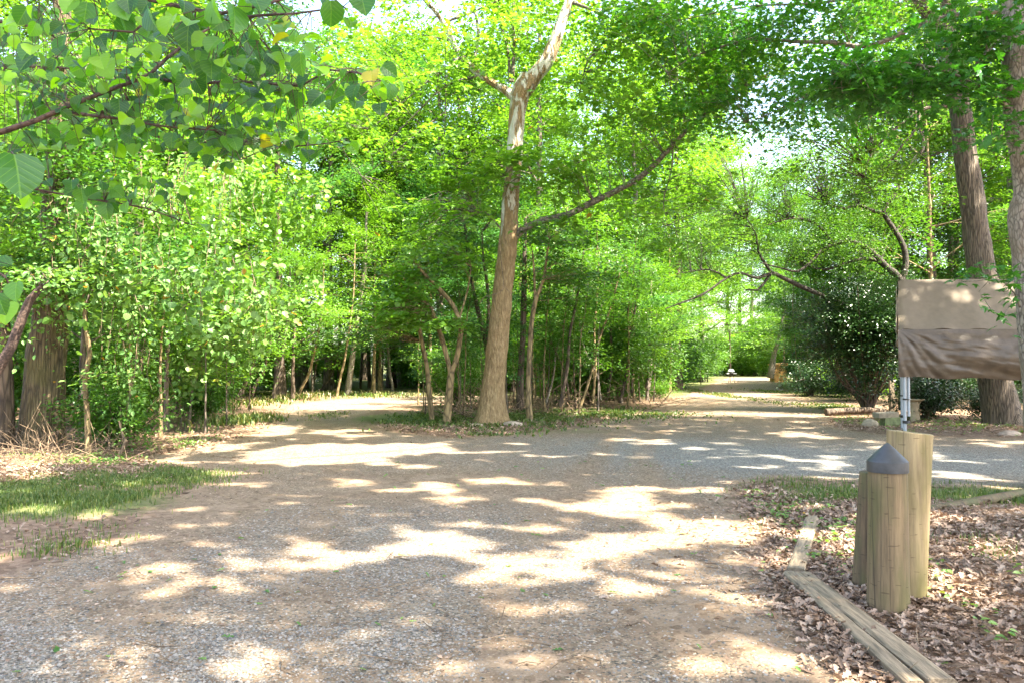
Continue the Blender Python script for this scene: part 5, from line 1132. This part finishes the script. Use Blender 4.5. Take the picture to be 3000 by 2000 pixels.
grass('lane_grass', 'thin grass and weeds along the middle of the right lane', [(2175, 1165, 40, 30, 2500), (2430, 1190, 60, 10, 3000), (2300, 1150, 60, 12, 1500), (950, 1220, 60, 12, 300)], (.03, .09), w_=.01)
# low seedlings in the litter
for nm, lab, regs in (('seedlings', 'scattered low green seedlings in the leaf litter right of the planks', [(2650, 1700, 350, 220, 60), (2350, 1530, 120, 90, 40)]), ('seedlings', 'scattered low seedlings under the thicket and shelter', [(1750, 1210, 300, 25, 160), (2800, 1250, 250, 20, 160), (2450, 1235, 120, 20, 80), (300, 1350, 260, 25, 140), (600, 1300, 180, 20, 80)])):
    mb = MB()
    C = []
    for p in regs:
        x, y = ground_pts(p[4], *p[:4]); k = (y > 2.6) & (sroad(x, y) < 0); C.append(np.stack([x[k], y[k], hgt(x[k], y[k]) + .05], 1))
    C = np.vstack(C); sprays(mb, C, rng.normal(0, 1, C.shape) * [1, 1, .1], .07, 9, .05, OVAL, flat=.3)
    tag(mb.build(nm, M['leaf_vine']), lab, 'seedlings', kind='stuff')
tag(sticks(1, [(2650, 1750, 380, 230, 60), (2350, 1560, 120, 100, 24), (1700, 1850, 500, 120, 22), (900, 1700, 800, 250, 26), (2700, 1260, 300, 15, 50), (1500, 1240, 350, 18, 50), (500, 1330, 200, 20, 30)], .08, .5, .004, .06).build('fallen_twigs', M['dry_twig']),
    'small fallen twigs scattered on the ground', 'twigs', kind='stuff')

# ------------------------------------------------------------------ posts and timbers at lower right
def post(label, base, top, r0, r1, mat, cut=0.0, cap=False, seed=0):
    """round post from base to top (world points); cut tilts the sawn top"""
    base = np.array(base, float); top = np.array(top, float); d = top - base; Ln = np.linalg.norm(d)
    r = empty('wooden_post', base, label, 'post', 'posts at the corner of the gravel')
    n, sd = 40, 48; a = np.linspace(0, 2 * pi, sd, endpoint=False); z = np.linspace(-.15, 1, n)
    R = (r0 + (r1 - r0) * z)[:, None] * (1 + .018 * (vnoise(np.cos(a)[None] * 1.5 + 9, np.sin(a)[None] * 1.5 + z[:, None] * 2, seed) - .5) * 2 + .006 * (vnoise(a[None] * 9, z[:, None] * 5, seed) - .5))
    V = d[None, None] * z[:, None, None] + np.stack([R * np.cos(a), R * np.sin(a), 0 * R], -1)
    V[-1, :, 2] += cut * np.cos(a) * r1
    mb = MB(); i = np.arange(n - 1)[:, None] * sd; j = np.arange(sd)[None]; kk = (j + 1) % sd
    mb.add(V.reshape(-1, 3), np.stack([i + j, i + kk, i + sd + kk, i + sd + j], -1).reshape(-1), np.full((n - 1) * sd, 4), smooth=True)
    # chamfered sawn top with rings
    cpt = V[-1].mean(0); rings = [V[-1]]
    for q in (.97, .6, .3): rings.append(cpt + (V[-1] - cpt) * q + [0, 0, .004 * (q < .98)])
    W = np.array(rings); i = np.arange(3)[:, None] * sd
    mb.add(W.reshape(-1, 3), np.stack([i + j, i + kk, i + sd + kk, i + sd + j], -1).reshape(-1), np.full(3 * sd, 4)); mb.add(W[-1], np.arange(sd), [sd])
    mb.build('shaft', mat, r)
    if cap:
        cb = MB(); prof = [(r1 * 1.03, -.065), (r1 * 1.07, -.065), (r1 * 1.07, -.004), (r1 * 1.065, .002), (r1 * .62, .056), (r1 * .3, .092), (r1 * .10, .114), (.001, .118)]
        V = np.array([[[q * cos(t), q * sin(t), h] for t in a] for q, h in prof]) + d
        i = np.arange(len(prof) - 1)[:, None] * sd
        cb.add(V.reshape(-1, 3), np.stack([i + j, i + kk, i + sd + kk, i + sd + j], -1).reshape(-1), np.full((len(prof) - 1) * sd, 4), smooth=True)
        o = cb.build('post_cap', M['cap'], r)
        md = o.modifiers.new('edge', 'EDGE_SPLIT'); md.split_angle = radians(28)
    return r
Yp = 5.12
pb = P(2593, 1785, Yp); pt = P(2596, 1350, Yp)
post('middle round wooden post wearing a dark conical metal cap', (pb[0], pb[1], 0), (pt[0], pt[1], pt[2]), .128, .116, M['post_a'], cap=True, seed=3)
Yt = 5.42
pb = P(2658, 1765, Yt); pt = P(2673, 1268, Yt)
post('tallest pale wooden post with a slanting sawn top', (pb[0] - .02, Yt, 0), (pt[0], Yt + .05, pt[2]), .115, .145, M['post_b'], cut=-.10, seed=8)
Yl = 5.62
pb = P(2530, 1725, Yl); pt = P(2552, 1382, Yl)
post('shortest dark mossy wooden post leaning at the left', (pb[0], Yl, 0), (pt[0], Yl, pt[2]), .097, .085, M['post_c'], cut=.03, seed=5)

def timber(label, a, b, w_, h_, mat, z0=0.0, name='landscape_timber', rise=(0, 0), seed=0):
    """a lying squared timber with softened edges; origin at its first end"""
    a = np.array(a, float); b = np.array(b, float); d = b - a; Ln = np.linalg.norm(d); ang = math.atan2(d[1], d[0])
    e = .014; sec = [(-w_ / 2 + e, 0), (w_ / 2 - e, 0), (w_ / 2, e), (w_ / 2, h_ - e), (w_ / 2 - e * .7, h_ - e * .3), (w_ / 2 - e * 1.6, h_), (-w_ / 2 + e * 1.6, h_), (-w_ / 2 + e * .7, h_ - e * .3), (-w_ / 2, h_ - e), (-w_ / 2, e)]
    n = 26; V = []
    for i in range(n):
        t = i / (n - 1); jz = .004 * (float(vnoise(t * 7, 1.5, seed)) - .5); jy = .010 * (float(vnoise(t * 5, 3.5, seed)) - .5)
        V.append([(y_ * (1 + .04 * (float(vnoise(t * 9, k_ * .7, seed)) - .5)) + jy, z_ + jz + z0 + rise[0] * (1 - t) + rise[1] * t, t * Ln) for k_, (y_, z_) in enumerate(sec)])
    V = np.array(V)[..., [2, 0, 1]]          # along x
    V = V[..., [1, 2, 0]]                    # long axis is the local z so the grain follows it
    sd = len(sec); i = np.arange(n - 1)[:, None] * sd; j = np.arange(sd)[None]; kk = (j + 1) % sd
    mb = MB(); mb.add(V.reshape(-1, 3), np.stack([i + j, i + sd + j, i + sd + kk, i + kk], -1).reshape(-1), np.full((n - 1) * sd, 4))
    mb.add(V[0], np.arange(sd), [sd]); mb.add(V[-1], np.arange(sd)[::-1], [sd])
    o = mb.build(name, mat)
    u = np.array([cos(ang), sin(ang), 0]); s_ = np.array([-sin(ang), cos(ang), 0]); zz = np.array([0, 0, 1.0])
    o.matrix_world = Matrix(((s_[0], zz[0], u[0], a[0]), (s_[1], zz[1], u[1], a[1]), (s_[2], zz[2], u[2], 0.0), (0, 0, 0, 1)))
    return tag(o, label, 'timber', 'timbers edging the gravel')
def gp(px, py, z=.08):
    """ground-plan point seen at that pixel at height z"""
    t = math.atan((1000.0 - py) / F) + PITCH; Y = (CAMZ - z) / math.tan(-t); return ((px - 1500.0) / F * Y, Y)
timber('outer narrow half of the pair of long planks, gravel side', gp(2306, 1668), gp(2672, 1990), .09, .075, M['timber'], name='plank', seed=2)
timber('inner wide half of the pair of long planks, nearer the posts', gp(2343, 1672), gp(2752, 1986), .135, .08, M['timber'], name='plank', seed=4)
timber('short worn timber lying beyond the paired planks', gp(2376, 1506), gp(2326, 1660), .125, .075, M['timber_old'], seed=6)
timber('end of a third plank cut by the bottom of the photo', gp(2712, 2015, .04), gp(2800, 2120, .04), .10, .06, M['timber'], name='plank', seed=9)
mb = MB(); q0 = gp(2712, 1494, .05); q1 = gp(3080, 1432, .05)
tube(mb, [(q0[0], q0[1], .045), (q0[0] * .5 + q1[0] * .5, q0[1] * .5 + q1[1] * .5, .055), (q1[0], q1[1], .07)], (.055, .06), 16, .04, .1, 4)
tag(mb.build('log', M['post_c']), 'long round mossy log lying at the grass edge behind the posts', 'log')

# ------------------------------------------------------------------ tarp shelter
FL = np.array([P(2634, 965, 17.0)[0], 17.0]); ex = np.array([0.995, -0.07]); ey = np.array([.45, .893]); W_ = 4.4; Dp = 2.0
sh = empty('tarp_shelter', (FL[0], FL[1], 0), 'brown tarp shelter with a sloping roof and a creased half wall on white poles', 'shelter')
def S3(u, v, z): p = FL + ex * u + ey * v; return np.array([p[0], p[1], z])
ZE, ZR, ZB = 2.29, 3.44, 1.28
def surf(fn, nu, nv, th=.006):
    """thin cloth surface with a real back side"""
    u, v = np.meshgrid(np.linspace(0, 1, nu), np.linspace(0, 1, nv)); V = np.array([[fn(a, b) for a, b in zip(ru, rv)] for ru, rv in zip(u, v)])
    du = np.gradient(V, axis=1); dv = np.gradient(V, axis=0); nn = np.cross(du, dv); nn /= np.linalg.norm(nn, axis=2)[..., None] + 1e-9
    mb = MB(); i = np.arange(nv - 1)[:, None] * nu; j = np.arange(nu - 1)[None]; f_ = np.stack([i + j, i + j + 1, i + nu + j + 1, i + nu + j], -1)
    mb.add(V.reshape(-1, 3), f_.reshape(-1), np.full((nu - 1) * (nv - 1), 4), smooth=True)
    mb.add((V - nn * th).reshape(-1, 3), f_[..., ::-1].reshape(-1), np.full((nu - 1) * (nv - 1), 4), smooth=True)
    for A, B in ((V[0], V[0] - nn[0] * th), (V[-1], V[-1] - nn[-1] * th), (V[:, 0], V[:, 0] - nn[:, 0] * th), (V[:, -1], V[:, -1] - nn[:, -1] * th)):
        m = len(A); Q = np.vstack([A, B]); ii = np.arange(m - 1); mb.add(Q, np.stack([ii, ii + 1, ii + 1 + m, ii + m], -1).reshape(-1), np.full(m - 1, 4))
    return mb
def roof_f(a, b):
    sag = -.07 * sin(pi * a * 3) ** 2 * sin(pi * b) - .03 * sin(pi * b)
    rn = .045 * min(1, a / .03)
    return S3(a * W_ - .03 + .02 * sin(9 * b), -.05 + b * Dp / 2, ZE + (ZR - ZE) * b + sag + .012 * sin(a * 37) * (1 - b) + .03 * (float(fbm(np.array(a * 9.), np.array(b * 4.), 44)) - .5)) + np.array([0, 0, -.05 * (1 - min(1, a / .025))])
def wall_f(a, b):
    u = a * W_; dz = (ZE - ZB) * b
    # creases fan out from the upper left corner and sag to the right
    th = math.atan2(dz + .05, u + .05); rr = math.hypot(u, dz)
    cr = .022 * (sin(th * 15 + 1.8 * sin(rr * 2.3)) + .6 * sin(th * 31 + 2.3 * sin(rr * 3.1 + th * 2))) * min(1, rr * 1.6) * math.exp(-max(0, rr - 1.1) * 1.1) * float(vnoise(th * 7, rr * 1.5, 4) + .3)
    cr += .05 * (float(fbm(np.array(u * .8 + 3), np.array(dz * 5.5 - u * .9), 12)) - .5) * min(1, u * .8) * 1.6 + .010 * (float(vnoise(u * 9, dz * 14, 13)) - .5)
    bill = -.22 * sin(pi * min(1, b * .95)) * min(1, .25 + u * .3)
    return S3(u - .02, -.06 + bill + cr * min(1, b * 4), ZE - dz - .07 * a * b + .02 * sin(a * 21) * b)
sub(surf(roof_f, 90, 24), 'roof_sheet', M['tarp_top'], sh)
sub(surf(lambda a, b: S3(a * W_ - .03, Dp + .05 - b * Dp / 2, ZE + (ZR - ZE) * b - .03 * sin(pi * b)), 40, 12), 'roof_sheet', M['tarp_top'], sh)
sub(surf(wall_f, 220, 90), 'side_sheet', M['tarp_wall'], sh)
sub(surf(lambda a, b: S3(-.045 - .02 * sin(b * 9), a * Dp, ZE - .35 * (1 - b) + (ZR - ZE - .06) * b * (1 - abs(2 * a - 1))), 16, 14), 'gable_sheet', M['concrete'], sh)
def pole(mb, a, b, r=.022): tube(mb, [a, b], (r, r), 12)
for (u, v, two) in ((.10, 0, True), (W_ - .1, 0, True), (.02, Dp, True), (W_ - .1, Dp, True)):
    mb = MB(); pole(mb, S3(u, v, 0), S3(u, v, ZE), .035); pole(mb, S3(u + .085, v, .45), S3(u + .085, v, ZE), .028)
    lg = sub(mb, 'leg', M['pole'], sh)
    for nm_, zz, h_, r_ in (('clamp', .30, .06, .075), ('foot', 0, .025, .09), ('clamp', .80, .03, .07)):
        cb = MB(); tube(cb, [S3(u + .03, v, zz), S3(u + .03, v, zz + h_)], (r_, r_), 10); o = cb.build(nm_, M['black']); o.parent = lg
mb = MB()
pole(mb, S3(0, 0, ZE - .04), S3(W_, 0, ZE - .04)); pole(mb, S3(0, Dp, ZE - .04), S3(W_, Dp, ZE - .04)); pole(mb, S3(0, Dp / 2, ZR - .06), S3(W_, Dp / 2, ZR - .06))
for u in (.05, W_ - .05): pole(mb, S3(u, 0, ZE - .03), S3(u, Dp / 2, ZR - .06)); pole(mb, S3(u, Dp, ZE - .03), S3(u, Dp / 2, ZR - .06))
sub(mb, 'roof_frame', M['pole'], sh)

# ------------------------------------------------------------------ small things near the shelter
def lathe(mb, prof, c, sd=28):
    a = np.linspace(0, 2 * pi, sd, endpoint=False); V = np.array([[[c[0] + q * cos(t), c[1] + q * sin(t), c[2] + h] for t in a] for q, h in prof])
    i = np.arange(len(prof) - 1)[:, None] * sd; j = np.arange(sd)[None]; kk = (j + 1) % sd
    mb.add(V.reshape(-1, 3), np.stack([i + j, i + kk, i + sd + kk, i + sd + j], -1).reshape(-1), np.full((len(prof) - 1) * sd, 4), smooth=True)
g = P(2678, 1237, 20.9); z0 = 0
bb = empty('bird_bath', (g[0], 20.9, z0), 'tan pedestal bird bath with a shallow bowl behind the shelter poles', 'bird bath')
mb = MB(); lathe(mb, [(.001, 0), (.16, 0), (.16, .05), (.12, .1), (.10, .3), (.105, .5), (.14, .56), (.001, .56)], (0, 0, 0)); mb.build('pedestal', M['bath'], bb)
mb = MB(); lathe(mb, [(.001, .565), (.12, .57), (.23, .62), (.235, .635), (.22, .64), (.15, .61), (.001, .60)], (0, 0, 0)); mb.build('bowl', M['bath'], bb)
g = P(2610, 1215, 23.5)
mb = MB(); bx = np.array([[-.075, -.05], [.075, -.05], [.075, .05], [-.075, .05]])
def boxm(mb, c, s, ch=.012, taper=1.0):
    x, y, z = s; V = []
    for (zz, k_) in ((0, 1), (z - ch, taper), (z, taper * (1 - ch / max(x, .02)))):
        for sx, sy in ((-1, -1), (1, -1), (1, 1), (-1, 1)): V.append((c[0] + sx * x / 2 * k_, c[1] + sy * y / 2 * k_, c[2] + zz))
    f_ = []
    for l in (0, 4):
        for i in range(4): f_ += [l + i, l + (i + 1) % 4, l + 4 + (i + 1) % 4, l + 4 + i]
    mb.add(V, f_, [4] * 8); mb.add(V[-4:], [0, 1, 2, 3], [4]); mb.add(V[:4], [3, 2, 1, 0], [4])
boxm(mb, (0, 0, -.05), (.14, .10, 1.12), .03, .92); boxm(mb, (0.0, -.055, .3), (.10, .02, .5))
tag(mb.build('wooden_stake', M['timber_old'], loc=(g[0], 23.5, 0)), 'upright weathered wooden stake left of the white poles', 'stake')
mb = MB(); boxm(mb, (0, 0, 0), (.52, .3, .12)); o = mb.build('stone_slab', M['concrete'], loc=(P(2592, 1225, 19.8)[0], 19.8, .24)); o.rotation_euler = (0.03, -.05, .1)
tag(o, 'pale flat concrete slab lying on the mossy block', 'slab')
mb = MB(); boxm(mb, (0, 0, -.05), (.46, .3, .29), .02); tag(mb.build('mossy_block', M['mossblock'], loc=(P(2610, 1250, 19.8)[0], 19.8, 0)), 'green mossy block at the foot of the white poles', 'block')
def rock(label, px, py, Y_, s, mat, seed):
    r_ = np.random.default_rng(seed); bmv = []; mb = MB(); nu, nv = 14, 9
    V = []
    for i in range(nv + 1):
        th = pi * i / nv
        for j in range(nu):
            ph = 2 * pi * j / nu; d = np.array([sin(th) * cos(ph), sin(th) * sin(ph), cos(th)]); k_ = 1 + .35 * (float(vnoise(d[0] * 1.8 + 5 + d[2], d[1] * 1.8 + 5 - d[2], seed)) - .5)
            V.append(d * np.array(s) * k_)
    i = np.arange(nv)[:, None] * nu; j = np.arange(nu)[None]; kk = (j + 1) % nu
    mb.add(V, np.stack([i + j, i + nu + j, i + nu + kk, i + kk], -1).reshape(-1), np.full(nu * nv, 4))
    g = P(px, py, Y_); tag(mb.build('rock', mat, loc=(g[0], Y_, s[2] * .5)), label, 'rock', 'stones by the shelter')
rock('pale rough rock left of the concrete slab', 2545, 1240, 19.6, (.2, .15, .14), M['concrete'], 3)
rock('small brown flat rock at the gravel edge by the big right trunk', 2955, 1275, 17.3, (.24, .16, .09), M['rock'], 9)
rock('pinkish flat stone half buried at the left root of the mottled tree', 1392, 1262, 19.6, (.22, .15, .07), M['rock'], 12)
rock('rounded stone right of the mottled tree foot', 1502, 1262, 19.8, (.26, .15, .09), M['rock'], 15)
mb = MB(); g0 = G(2410, 1222)
tube(mb, [(G(2430, 1218)[0], 24.0, .1), (G(2520, 1215)[0], 24.2, .14), (G(2600, 1216)[0], 24.2, .12)], (.11, .09), 12, .1, .2, 5)
tag(mb.build('fallen_log', M['bark_brown']), 'dark fallen log lying below the large evergreen bush', 'log')
mb = MB(); tube(mb, [P(352, 1335, 13.3) * [1, 1, 0] + [0, 0, .03], P(372, 1290, 13.4), P(362, 1270, 13.5), P(352, 1232, 13.6)], (.03, .014), 7, .1, .1, 5)
tag(mb.build('dead_branch', M['dry_twig']), 'pale crooked dead branch standing at the left verge', 'branch')
mb = MB(); a = gp(2770, 1720, .02); b = gp(2960, 1830, .02); tube(mb, [(a[0], a[1], .02), ((a[0] + b[0]) / 2 + .05, (a[1] + b[1]) / 2, .05), (b[0], b[1], .02)], (.012, .007), 7, .1, .08, 5)
tag(mb.build('fallen_branch', M['dry_twig']), 'pale fallen branch on the leaf litter right of the posts', 'branch')

# far end of the lane
YG = 62.0
g = P(2141, 1108, YG)
k = empty('kettle_grill', (g[0], YG, 0), 'white domed grill standing on legs at the far end of the lane', 'grill')
mb = MB(); lathe(mb, [(.001, 1.08), (.10, 1.07), (.2, 1.0), (.25, .90), (.26, .86), (.001, .86)], (0, 0, 0)); mb.build('lid', M['white'], k)
mb = MB(); lathe(mb, [(.001, .55), (.14, .58), (.22, .68), (.25, .80), (.001, .80)], (0, 0, 0)); mb.build('bowl', M['black'], k)
mb = MB(); boxm(mb, (0, 0, .70), (.75, .36, .06)); mb.build('shelf', M['white'], k)
for sx, sy in ((-.18, -.12), (.18, -.12), (0, .2)):
    mb = MB(); tube(mb, [(sx * .8, sy * .8, .6), (sx * 1.3, sy * 1.3, -.03)], (.018, .018), 8); mb.build('leg', M['black'], k)
YSh = 66.0
g = P(2270, 1103, YSh)
s_ = empty('wooden_shed', (g[0] + .25, YSh, 0), 'small orange-tan wooden shed half hidden at the far end of the lane', 'shed')
mb = MB(); boxm(mb, (0, 0, -.05), (1.0, 1.2, 1.45)); mb.build('wall', M['shed'], s_)
mb = MB(); mb.add([(-.6, -.7, 1.35), (.6, -.7, 1.35), (.6, .7, 1.35), (-.6, .7, 1.35), (-.6, -.7, 1.43), (.6, -.7, 1.55), (.6, .7, 1.55), (-.6, .7, 1.43)], [0, 1, 5, 4, 1, 2, 6, 5, 2, 3, 7, 6, 3, 0, 4, 7, 4, 5, 6, 7, 3, 2, 1, 0], [4] * 6); mb.build('roof', M['shed'], s_)
pxtree('lane_end_tree', 'pale trunk leaning over the orange shed at the end of the lane', 'tree', [([(2256, 1106, 65), (2262, 1070, 65), (2268, 1035, 65), (2280, 1000, 65), (2300, 900, 65)], [.32, .26, .2, .16, .1])], [(2290, 960, 60, 60, 63, 66, 14), (2250, 1010, 40, 30, 63, 66, 6)], .2, 40, M['leaf_light'], M['bark_pale'], spray_r=1.0)
print('objects', len(sc.objects))
